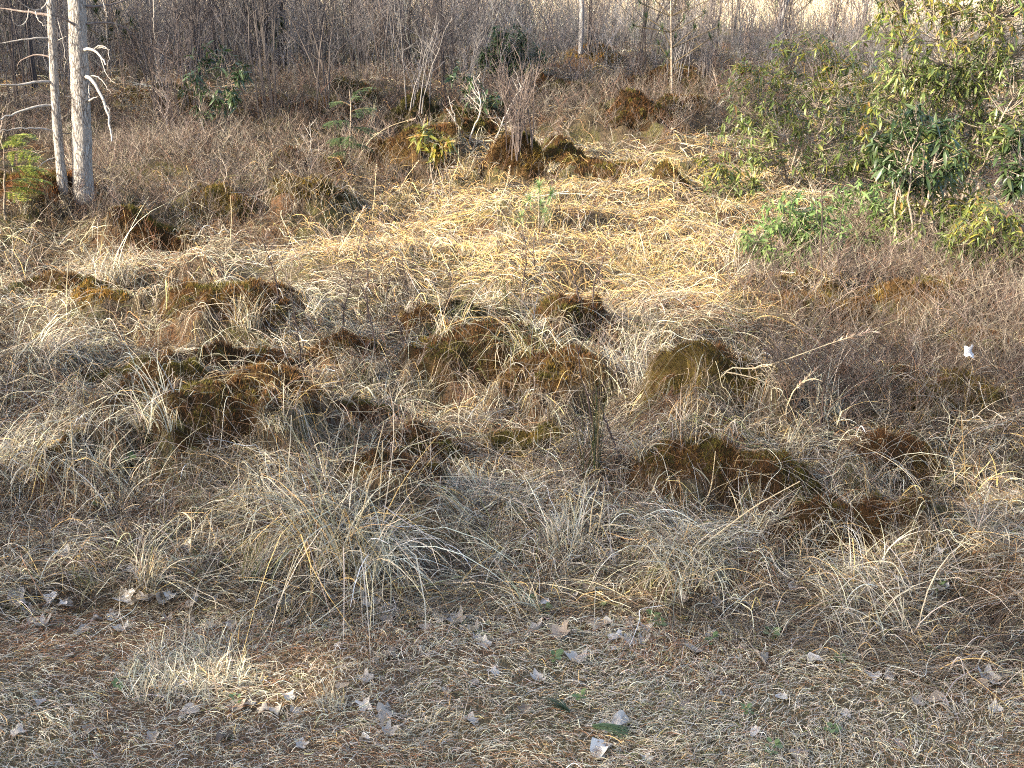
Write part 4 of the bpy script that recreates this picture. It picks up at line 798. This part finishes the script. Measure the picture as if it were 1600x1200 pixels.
# ------------------------------------------------------------------ thin bare saplings and stalks in the bog
def sapling(pix, r0, ntw, dark, lab, seed, tl=.3):
    rg = np.random.default_rng(seed); b = P(*pix[0]); pts = np.array([b] + [atY(a, c, b[1] + rg.uniform(-.08, .08)) for a, c in pix[1:]]); p = resample(pts, 16); p += rg.normal(0, .004, p.shape); p[0] = b - [0, 0, .03]; Lt = np.linalg.norm(p[-1] - p[0]); root = tag(empty('bare_sapling', b), lab, 'sapling', 'thin bare saplings in the bog'); col = (.075,.055,.05) if dark else (.38,.34,.31)
    mb = MB(); mb.tubes((p - b)[None], np.linspace(r0, r0 * .35, 16)[None], 5, col); mb.build('stem', M['twig'], root, True); u = np.linspace(0, 1, 6)[:, None]
    for k in range(ntw):
        o = p[rg.integers(4, 15)]; d = np.array([rg.choice([-1, 1]) * rg.uniform(.3, 1), rg.normal() * .6, rg.uniform(.5, 1.5)]); d /= np.linalg.norm(d); l = Lt * rg.uniform(.4, 1) * tl; q = o + d * l * u + np.array([0, 0, .2]) * l * u ** 2 + rg.normal(0, .02, (6, 3)) * l; tm = MB(); tm.tubes((q - b)[None], np.linspace(r0 * .42, r0 * .18, 6)[None], 3, col)
        for _ in range(3):
            d2 = d + rg.normal(0, .6, 3); d2 /= np.linalg.norm(d2); tm.tubes((q[rg.integers(1, 5)] + d2 * l * .4 * u - b)[None], np.linspace(r0 * .25, r0 * .12, 6)[None], 3, col)
        tm.build('twig', M['twig'], root)
SAP = [([(435,482),(432,440),(418,400),(408,370)], .004, 5, 1, 'crooked dark sapling right of the tall rust hummock'), ([(478,600),(470,560),(463,500),(452,440)], .0035, 6, 1, 'dark sapling in the straw above the brown moss mound'), ([(502,605),(492,575),(485,555)], .0035, 3, 1, 'short dark stub twig beside another sapling'),
 ([(534,525),(540,470),(560,390),(570,350)], .0035, 8, 1, 'forked dark sapling left of the tallest thin one'), ([(575,520),(573,440),(576,380),(577,330)], .0035, 7, 1, 'straight thin dark sapling rising to the sunlit straw'), ([(588,560),(582,510),(570,470),(565,440)], .0035, 5, 1, 'leaning dark sapling above the orange-red moss cap'), ([(606,515),(604,460),(610,420),(600,380)], .003, 5, 1, 'thin dark sapling left of the green sedge tuft'),
 ([(936,735),(925,660),(908,585),(900,540)], .0045, 4, 1, 'dark leaning sapling beside the green rush clump'), ([(972,726),(955,680),(940,640),(930,600)], .0045, 3, 1, 'bent dark stem right of the green rush clump'), ([(815,460),(822,410),(818,360),(806,325)], .0035, 7, 1, 'dark sapling beside the pine seedling'), ([(838,430),(832,390),(838,350)], .003, 5, 1, 'thin sapling in front of the pine seedling'), ([(925,490),(928,440),(945,400),(950,380)], .004, 9, 1, 'fan-shaped bare sapling above the upright sedge'), ([(905,480),(900,440),(885,400)], .0035, 6, 1, 'left-leaning bare twig cluster above the sedge'),
 ([(1280,685),(1284,640),(1288,600)], .0045, 2, 1, 'dark stub stem beside the bright broken straw'), ([(1284,450),(1283,380),(1285,310),(1280,255)], .0045, 4, 1, 'straight dark stem in front of the low bright laurel'), ([(1312,440),(1310,370),(1318,300)], .004, 3, 1, 'second straight dark stem right of the low bright laurel'), ([(1432,478),(1436,440),(1440,400)], .004, 3, 1, 'dark short stem in the heath below the laurel'),
 ([(733,228),(737,205),(750,180),(752,155),(740,120)], .009, 7, 0, 'pale curved sapling behind the yellow-leaved laurel'), ([(728,230),(716,205),(710,180),(700,150)], .008, 6, 0, 'pale sapling leaning left behind the yellow-leaved laurel'), ([(772,225),(785,190),(800,160),(818,130)], .008, 8, 0, 'pale sapling leaning right behind the yellow-leaved laurel'), ([(800,240),(805,190),(808,150)], .007, 8, 0, 'pale bushy sapling right of the yellow-leaved laurel'),
 ([(260,205),(262,160),(250,120),(235,60)], .008, 6, 0, 'pale slender sapling right of the twin pines'), ([(258,200),(264,170),(258,110),(246,100)], .006, 4, 0, 'broken white stem right of the twin pines'), ([(325,225),(318,205),(316,190)], .008, 4, 0, 'grey forked stub under the shaded laurel'), ([(485,270),(486,220),(484,190)], .005, 4, 0, 'thin grey sapling in the left heath'), ([(65,880),(68,850),(66,815)], .003, 3, 1, 'thin reddish twig on the left lawn edge'),
 ([(715,655),(722,600),(714,560)], .003, 4, 1, 'thin dark twig by the middle dark hummock'), ([(632,545),(622,500),(610,480)], .0035, 4, 1, 'dark forked twig over the small rust hummock'), ([(700,480),(705,440),(700,400)], .003, 6, 1, 'fine bare twig in front of the pine seedling\'s straw'), ([(640,470),(630,420),(625,385)], .003, 6, 1, 'fine dark twig below the sunlit straw')]
for i, (px_, r0, ntw, dk, lab) in enumerate(SAP): sapling(px_, r0 * (1.6 if dk else 1.2), ntw, dk, lab, 300 + i)
def reed(pix, r0, lab, seed, head=.10, col=(.58, .47, .30), hcol=((.50,.38,.26), (.58,.47,.36), (.42,.27,.18)), grp='single reed stalks', dz=None, rest=False):
    rg = np.random.default_rng(seed); b = P(*pix[0]); n = len(pix); ye = b[1] if not rest else P(*pix[-1])[1] ; pts = np.array([b] + [atY(a, c, b[1] + (ye - b[1]) * (k + 1) / (n - 1)) for k, (a, c) in enumerate(pix[1:])])
    for k in range(n): pts[k][2] = max(pts[k][2], float(H(pts[k][0], pts[k][1])) + .03)
    p = resample(pts, 14); p[0][2] -= .04 if not rest else 0; root = tag(empty('reed_stalk', b), lab, 'reed', grp); mb = MB(); mb.tubes((p - b)[None], np.linspace(r0, r0 * .5, 14)[None], 5, col); mb.build('stem', M['straw'], root, True)
    for _ in range(2):                                 # dry leaf blades along the stem
        k = rg.integers(3, 10); d = p[k + 1] - p[k]; d = d / np.linalg.norm(d) + rg.normal(0, .5, 3); t = np.linspace(0, 1, 6); q = p[k] + d * .16 * t[:, None]; q[:, 2] -= .08 * t ** 2; lm = MB(); lm.ribbons((q - b)[None], np.array([.004, .006, .006, .005, .003, .001])[None], np.array([[.3, .5, .8]]), np.array([col])); lm.build('blade', M['straw'], root)
    if head:
        d = p[-1] - p[-3]; d /= np.linalg.norm(d); m = 50; f = rg.random(m); o = p[-1] + d * (f[:, None] - .75) * head; dd = d + rg.normal(0, .55, (m, 3)) * .8; dd /= np.linalg.norm(dd, axis=1, keepdims=True); t = np.linspace(0, 1, 3); q = o[:, None] + dd[:, None] * (head * .26 * rg.uniform(.5, 1, m)[:, None] * t)[..., None]; s = np.cross(dd, rg.normal(0, 1, (m, 3))); s /= np.linalg.norm(s, axis=1, keepdims=True); hm = MB(); hm.ribbons(q - b, np.array([.0018, .0026, .0006])[None] * np.ones((m, 1)) * (r0 / .003), s, pick(list(hcol), [1, 1, .6], m, rg)); hm.build('seed_head', M['straw'], root)
RE = [([(582,352),(585,310),(588,262)], .004, .10, 'upright reed with a feathery head in front of the brown hummock'), ([(528,402),(540,375),(565,332)], .004, .14, 'leaning reed with a pale plume in the sunlit straw'), ([(560,250),(580,215),(610,196),(645,186)], .004, .10, 'arching reed stalk left of the yellow-leaved laurel'), ([(622,308),(636,275),(652,254)], .004, .08, 'short reed leaning right below the yellow-leaved laurel'), ([(662,222),(661,200),(664,184)], .003, .08, 'pale fluffy seed head just behind the yellow-leaved laurel'),
 ([(1128,582),(1180,578),(1240,558),(1300,535),(1345,522)], .0045, .22, 'long pale reed lying over the heath with a feathery tip'), ([(1125,588),(1180,605),(1240,635)], .0045, .0, 'long pale reed stem sloping down right from the olive hummock'), ([(1228,640),(1240,610),(1268,584)], .004, .16, 'short reed with two pinkish plumes under the long fallen one'), ([(1060,255),(1020,240),(975,222)], .004, .08, 'pale reed lying at the back of the sunlit straw'), ([(1150,250),(1080,225),(1050,222)], .004, .09, 'bent reed with a pale head left of the laurels'), ([(780,320),(792,290),(796,265)], .004, .1, 'reed standing right of the yellow-leaved laurel'),
 ([(940,440),(1030,447),(1100,448)], .0045, .0, 'straight reed lying across the front of the sunlit straw'), ([(960,470),(1030,490),(1100,500)], .0045, .0, 'second straight reed lying in front of the sunlit straw'), ([(1040,470),(1100,440),(1145,408)], .0045, .0, 'long golden reed slanting up towards the low bright laurel'), ([(495,870),(560,830),(590,700),(600,660)], .004, .0, 'tall pale stalk rising from the fountain tussock'), ([(592,800),(596,740),(598,690)], .0045, .0, 'thick straight straw behind the fountain tussock'), ([(1100,800),(1112,760),(1118,705)], .0035, .0, 'single straw standing before the twin moss bank'),
 ([(920,862),(925,790),(938,745)], .0035, .0, 'dead brown stalk standing in the pale grass clump'), ([(930,860),(940,800),(945,760)], .0035, .0, 'second dead brown stalk in the pale grass clump'), ([(1100,860),(1180,790),(1250,752)], .004, .0, 'long bent straw crossing in front of the twin moss bank'), ([(1250,752),(1300,820),(1310,850)], .003, .05, 'bent straw tip drooping over the dark rust hummock'), ([(1230,300),(1262,275),(1300,255)], .004, .0, 'golden reed lying under the gold-leaved laurel'), ([(98,830),(104,760),(107,720)], .003, .0, 'thin straw standing on the left lawn edge'),
 ([(105,508),(104,455),(106,410)], .004, .0, 'single straw standing left of the straw-draped tussock'), ([(190,830),(188,790),(186,740)], .003, .0, 'thin straw standing below the left straw mound'), ([(120,795),(112,690),(108,620)], .003, .0, 'tall thin straw over the left straw mound'), ([(125,385),(140,360),(150,340)], .004, .0, 'pale leaning straw in front of the twin pines'), ([(360,390),(362,340),(360,305)], .0035, .0, 'upright thin straw in the left heath'), ([(298,880),(300,820),(299,790)], .003, .0, 'thin straw standing near the left lawn edge')]
for i, (px_, r0, hd_, lab) in enumerate(RE): reed(px_, r0, lab, 600 + i, hd_)
# green rush clump
def rush(px, py, n, hgt, lab, seed, pal):
    rg = np.random.default_rng(seed); b = P(px, py); t = np.linspace(0, 1, 6); a = rg.random(n) * TAU; le = rg.uniform(0, .3, n); h = hgt * rg.uniform(.3, 1.05, n); f = rg.normal(0, .035, (n, 2)); q = np.stack([f[:, :1] + (np.cos(a) * le * h)[:, None] * t ** 1.5, f[:, 1:] + (np.sin(a) * le * h)[:, None] * t ** 1.5, h[:, None] * t - .03], -1)
    mb = MB(); mb.tubes(q, np.linspace(.0026, .0009, 6)[None], 4, pick(pal, np.ones(len(pal)), n, rg)); tag(mb.build('rush_clump', M['needle'], loc=b, smooth=True), lab, 'rush clump')
rush(927, 738, 26, .66, 'upright dark green rush clump in the middle right of the bog', 1, [(.06,.075,.03),(.09,.09,.04),(.05,.055,.025),(.15,.11,.06),(.28,.22,.13)])
rush(798, 500, 22, .45, 'thin green-brown rush clump behind the arching sedge', 2, [(.08,.085,.03),(.14,.11,.06)])

# ------------------------------------------------------------------ fallen leaves
def leaf_litter_mesh(seed, lobed, curl):
    rg = np.random.default_rng(seed); n = 18; a = np.linspace(0, TAU, n, endpoint=False); w_ = .42 if lobed else .34; rad = 1 + (.28 * np.cos(5 * a + .4) if lobed else .05 * np.cos(3 * a)) + rg.normal(0, .05, n); x = .5 * np.cos(a) * rad; y = w_ * np.sin(a) * rad * (1 - .2 * np.cos(a)); V = [np.zeros((1, 2))]
    for f in (.38, .72, 1.0): V.append(np.stack([x * f, y * f], 1))
    xy = np.concatenate(V); c1, c2 = rg.uniform(-1, 1) * curl, rg.uniform(.3, 1.2) * curl; z = c2 * xy[:, 1] ** 2 * 2.2 + c1 * xy[:, 0] ** 2 * 1.5 + .10 * curl * vn(xy[:, 0] * 6 + seed, xy[:, 1] * 6, 5) + .12 * np.abs(xy[:, 1])
    f = [[0, 1 + k, 1 + (k + 1) % n] for k in range(n)]; q = []
    for rg_ in range(2):
        o1, o2 = 1 + rg_ * n, 1 + (rg_ + 1) * n; q += [[o1 + k, o2 + k, o2 + (k + 1) % n, o1 + (k + 1) % n] for k in range(n)]
    mb = MB(); v = np.concatenate([xy, z[:, None]], 1); mb.add(v, f); mb.f.append(np.array(q)); t = np.linspace(0, 1, 4); mb.tubes(np.stack([.45 + .3 * t, .02 * t, .02 + .05 * t], -1)[None], np.full((1, 4), .009), 3); return mb.mesh('fallen_leaf', M['litter'], True)
LT = [leaf_litter_mesh(10 + k, k % 2 == 0, [.4, .6, 1.0, .5, .9, 1.2][k]) for k in range(6)]
LN = ['flat lobed leaf', 'gently curled oval leaf', 'crumpled lobed leaf', 'oval fallen leaf', 'curled lobed leaf', 'tightly rolled fallen leaf']
LPOS = [(255,948,30),(290,870,30),(100,880,34),(85,890,24),(205,905,26),(220,915,20),(48,962,20),(70,962,20),(70,982,26),(130,990,22),(190,990,24),(180,965,20),(110,1030,18),(250,1075,22),(282,1075,20),(295,1117,34),(388,1105,22),(370,1113,26),(432,1113,24),(412,1115,22),(460,1113,20),(450,1092,22),(545,963,30),(570,958,20),(610,960,34),(640,965,26),(690,965,34),(715,975,30),(660,985,24),(740,990,26),(745,1005,20),(755,1010,22),(610,1029,24),(570,1064,24),(535,1078,22),(570,1105,26),(603,1120,34),(603,1132,24),(607,1150,24),(570,1160,18),(470,1170,20),(740,1072,18),(735,1130,22),(838,988,26),(875,998,34),(880,880,26),(900,1038,34),(840,1066,22),(965,1003,30),(985,1005,26),(966,1018,26),(1005,1005,24),(935,983,24),(950,980,20),(980,980,22),(1060,1010,24),(1080,1020,36),(1065,955,26),(1100,975,22),(970,1135,34),(945,1142,26),(940,1178,40),(935,1188,18),(1010,1190,20),(1118,955,18),(1188,1032,36),(1315,992,22),(1303,1015,26),(1272,1038,24),(1335,1012,36),(1280,1020,22),(1365,1060,26),(1390,1058,26),(1440,1062,24),(1460,1050,24),(1523,1050,44),(1545,1070,36),(1565,1060,34),(1530,1078,26),(1485,1062,22),(1505,995,24),(1500,985,18),(1470,832,26),(1468,872,18),(1467,935,28),(1520,1020,22),(1430,1105,24),(1465,1100,26),(1545,1112,36),(1250,1185,30),(1405,1170,22),(1345,317,16),(1518,290,14),(1505,290,10),(60,1100,22),(30,1150,24),(140,1145,22),(240,1155,22),(350,1160,28),(380,955,26),(430,952,26),(410,965,20),(455,980,26),(505,915,22),(640,1050,20),(1130,1090,20),(1220,1095,20),(1180,1150,22),(700,1085,18),(820,1115,20),(330,985,18),(1070,1110,22),(20,920,24),(330,905,20),(770,1055,18),(1100,1160,20),(1320,1120,20),(655,910,20),(1240,930,22),(1290,900,20),(790,880,18)]
r = np.random.default_rng(8)
for _ in range(115):                                    # more litter drifted along the edge of the short grass
    a = r.uniform(10, 1590); b_ = (960 if a < 950 else 960 + (a - 950) * .16) + r.normal(0, 15) if r.random() < .92 else r.uniform(930, 1195)
    LPOS.append((a, b_, r.lognormal(2.85, .35)))
for i, (px, py, sz) in enumerate(LPOS):
    p = P(px, py); k = int(r.integers(6)); o = link('fallen_leaf', LT[k]); s_ = sz * mpp(p[1]) * 1.0; o.scale = (s_, s_, s_); o.location = p + [0, 0, .014 + .25 * s_ * (k in (2, 5)) * .3 + (.03 if py < 960 else .0)]; o.rotation_euler = (r.normal(0.05, .22), r.normal(0, .22), r.random() * TAU); tag(o, None, 'leaf', 'old leaves fallen on the grass'); where(o, LN[k], '', px, py)
# white scrap in the heath: a crumpled ball of thin sheet
p = P(1505, 590); me = LT[2].copy(); me.materials.clear(); me.materials.append(M['scrap']); o = link('paper_scrap', me); o.location = p + [0, -.04, .17]; o.rotation_euler = (.9, .3, .4); o.scale = (.075, .09, .06)
tag(o, 'white crumpled scrap caught in the brown heath on the right', 'scrap')

# ------------------------------------------------------------------ green rosettes, pine sprig
def round_leaf(m):
    n = 12; a = np.linspace(0, TAU, n, endpoint=False); x = .5 + .5 * np.cos(a); y = .42 * np.sin(a); v = np.concatenate([[[.5, 0, .02]], np.stack([x, y, .10 * np.abs(y) * 2 - .25 * (x - .4) ** 2], 1)]); mb = MB(); mb.add(v, [[0, 1 + k, 1 + (k + 1) % n] for k in range(n)]); return mb.mesh('rosette_leaf', m, True)
RL = round_leaf(M['herb'])
ROS = [(845,948,26,'big green rosette among yellowish blades at the lawn edge'),(850,965,20,'green rosette just below the big one'),(935,957,20,'small bright green rosette right of the big one'),(1020,975,22,'green rosette above the brown leaf pile'),(1030,985,16,'little green rosette at the right of the leaf pile'),(865,1040,22,'flat pale green rosette below the big one'),(1205,1000,22,'green rosette left of the right-hand leaf group'),(1300,1150,20,'pale green rosette low on the right lawn'),(1205,1180,20,'green rosette at the bottom right of the lawn'),(1465,925,18,'small green rosette in the right straw'),(1290,690,20,'dark green seedling left of the right rust hummock'),(160,800,20,'green rosette left of the matted grey tussock'),(200,725,24,'round-leaved green herb in a dark hollow on the left'),(215,735,18,'second round-leaved herb in the dark hollow on the left'),(310,812,18,'green herb in the grass left of the fountain tussock'),(780,775,18,'green herb right of the white grass tuft'),(1110,1010,16,'small green rosette right of the leaf pile'),(185,1085,14,'small green weed on the left lawn'),(1310,1040,14,'small weed among the right-hand leaves'),(370,1105,14,'small grey-green weed by curled leaves'),(545,890,18,'green leaves at the foot of the fountain tussock'),(135,905,12,'tiny green weed at the left lawn edge'),(905,1100,16,'grey-green weed left of the green pine sprig'),(1165,1120,16,'grey-green weed right of the green pine sprig'),(1450,1030,14,'tiny weed by the right-hand leaf group'),(1580,1035,20,'green weed at the right edge of the lawn')]
for i, (px, py, sz, lab) in enumerate(ROS):
    rg = np.random.default_rng(60 + i); p = P(px, py); root = tag(empty('rosette_plant', p + [0, 0, .02]), lab, 'plant', 'green rosette plants'); m = mpp(p[1])
    for k in range(9):
        o = link('leaf', RL, root); l = sz * m * rg.uniform(.35, .62); a = k * 2.4 + rg.normal(0, .3); d = sz * m * rg.uniform(.05, .35); o.location = (math.cos(a) * d, math.sin(a) * d, rg.uniform(.004, .03)); o.rotation_euler = (rg.normal(0, .25), -rg.uniform(-.1, .6), a); o.scale = (l, l, l)
def sprig(px, py, a, lab, seed):
    rg = np.random.default_rng(seed); p = P(px, py); root = tag(empty('pine_sprig', p + [0, 0, .03]), lab, 'pine sprig'); n = 60; th = a + rg.normal(0, .16, n); L_ = rg.uniform(.09, .14, n); t = np.linspace(0, 1, 5); q = np.stack([np.cos(th)[:, None] * L_[:, None] * t, np.sin(th)[:, None] * L_[:, None] * t, .012 * np.sin(t * 3)[None] + rg.random(n)[:, None] * .02], -1); s = np.stack([-np.sin(th), np.cos(th), .4 + 0 * th], -1); mb = MB(); mb.ribbons(q, .0017 * np.ones((n, 5)), s, pick([(.07,.11,.055),(.10,.14,.08),(.05,.08,.045)], [1, 1, 1], n, rg)); tag(mb.build('needles', M['needle'], root), kind='stuff')
    tm = MB(); tm.tubes(np.array([[[-.04 * math.cos(a), -.04 * math.sin(a), 0], [-.01 * math.cos(a), -.01 * math.sin(a), .004], [.01 * math.cos(a), .01 * math.sin(a), .006]]]), np.full((1, 3), .003), 5, (.12, .08, .05)); tm.build('twig', M['twig'], root, True)
sprig(925, 1150, -.25, 'fallen green pine sprig on the short grass at the bottom', 1)
sprig(890, 1128, 2.4, 'dull green pine sprig behind the brighter one', 2)

finish_labels()
print('objects', len(bpy.data.objects), 'tris', sum(len(o.data.loop_triangles) if o.data.loop_triangles else sum(p.loop_total - 2 for p in o.data.polygons[:0]) for o in S.objects if o.type == 'MESH'))
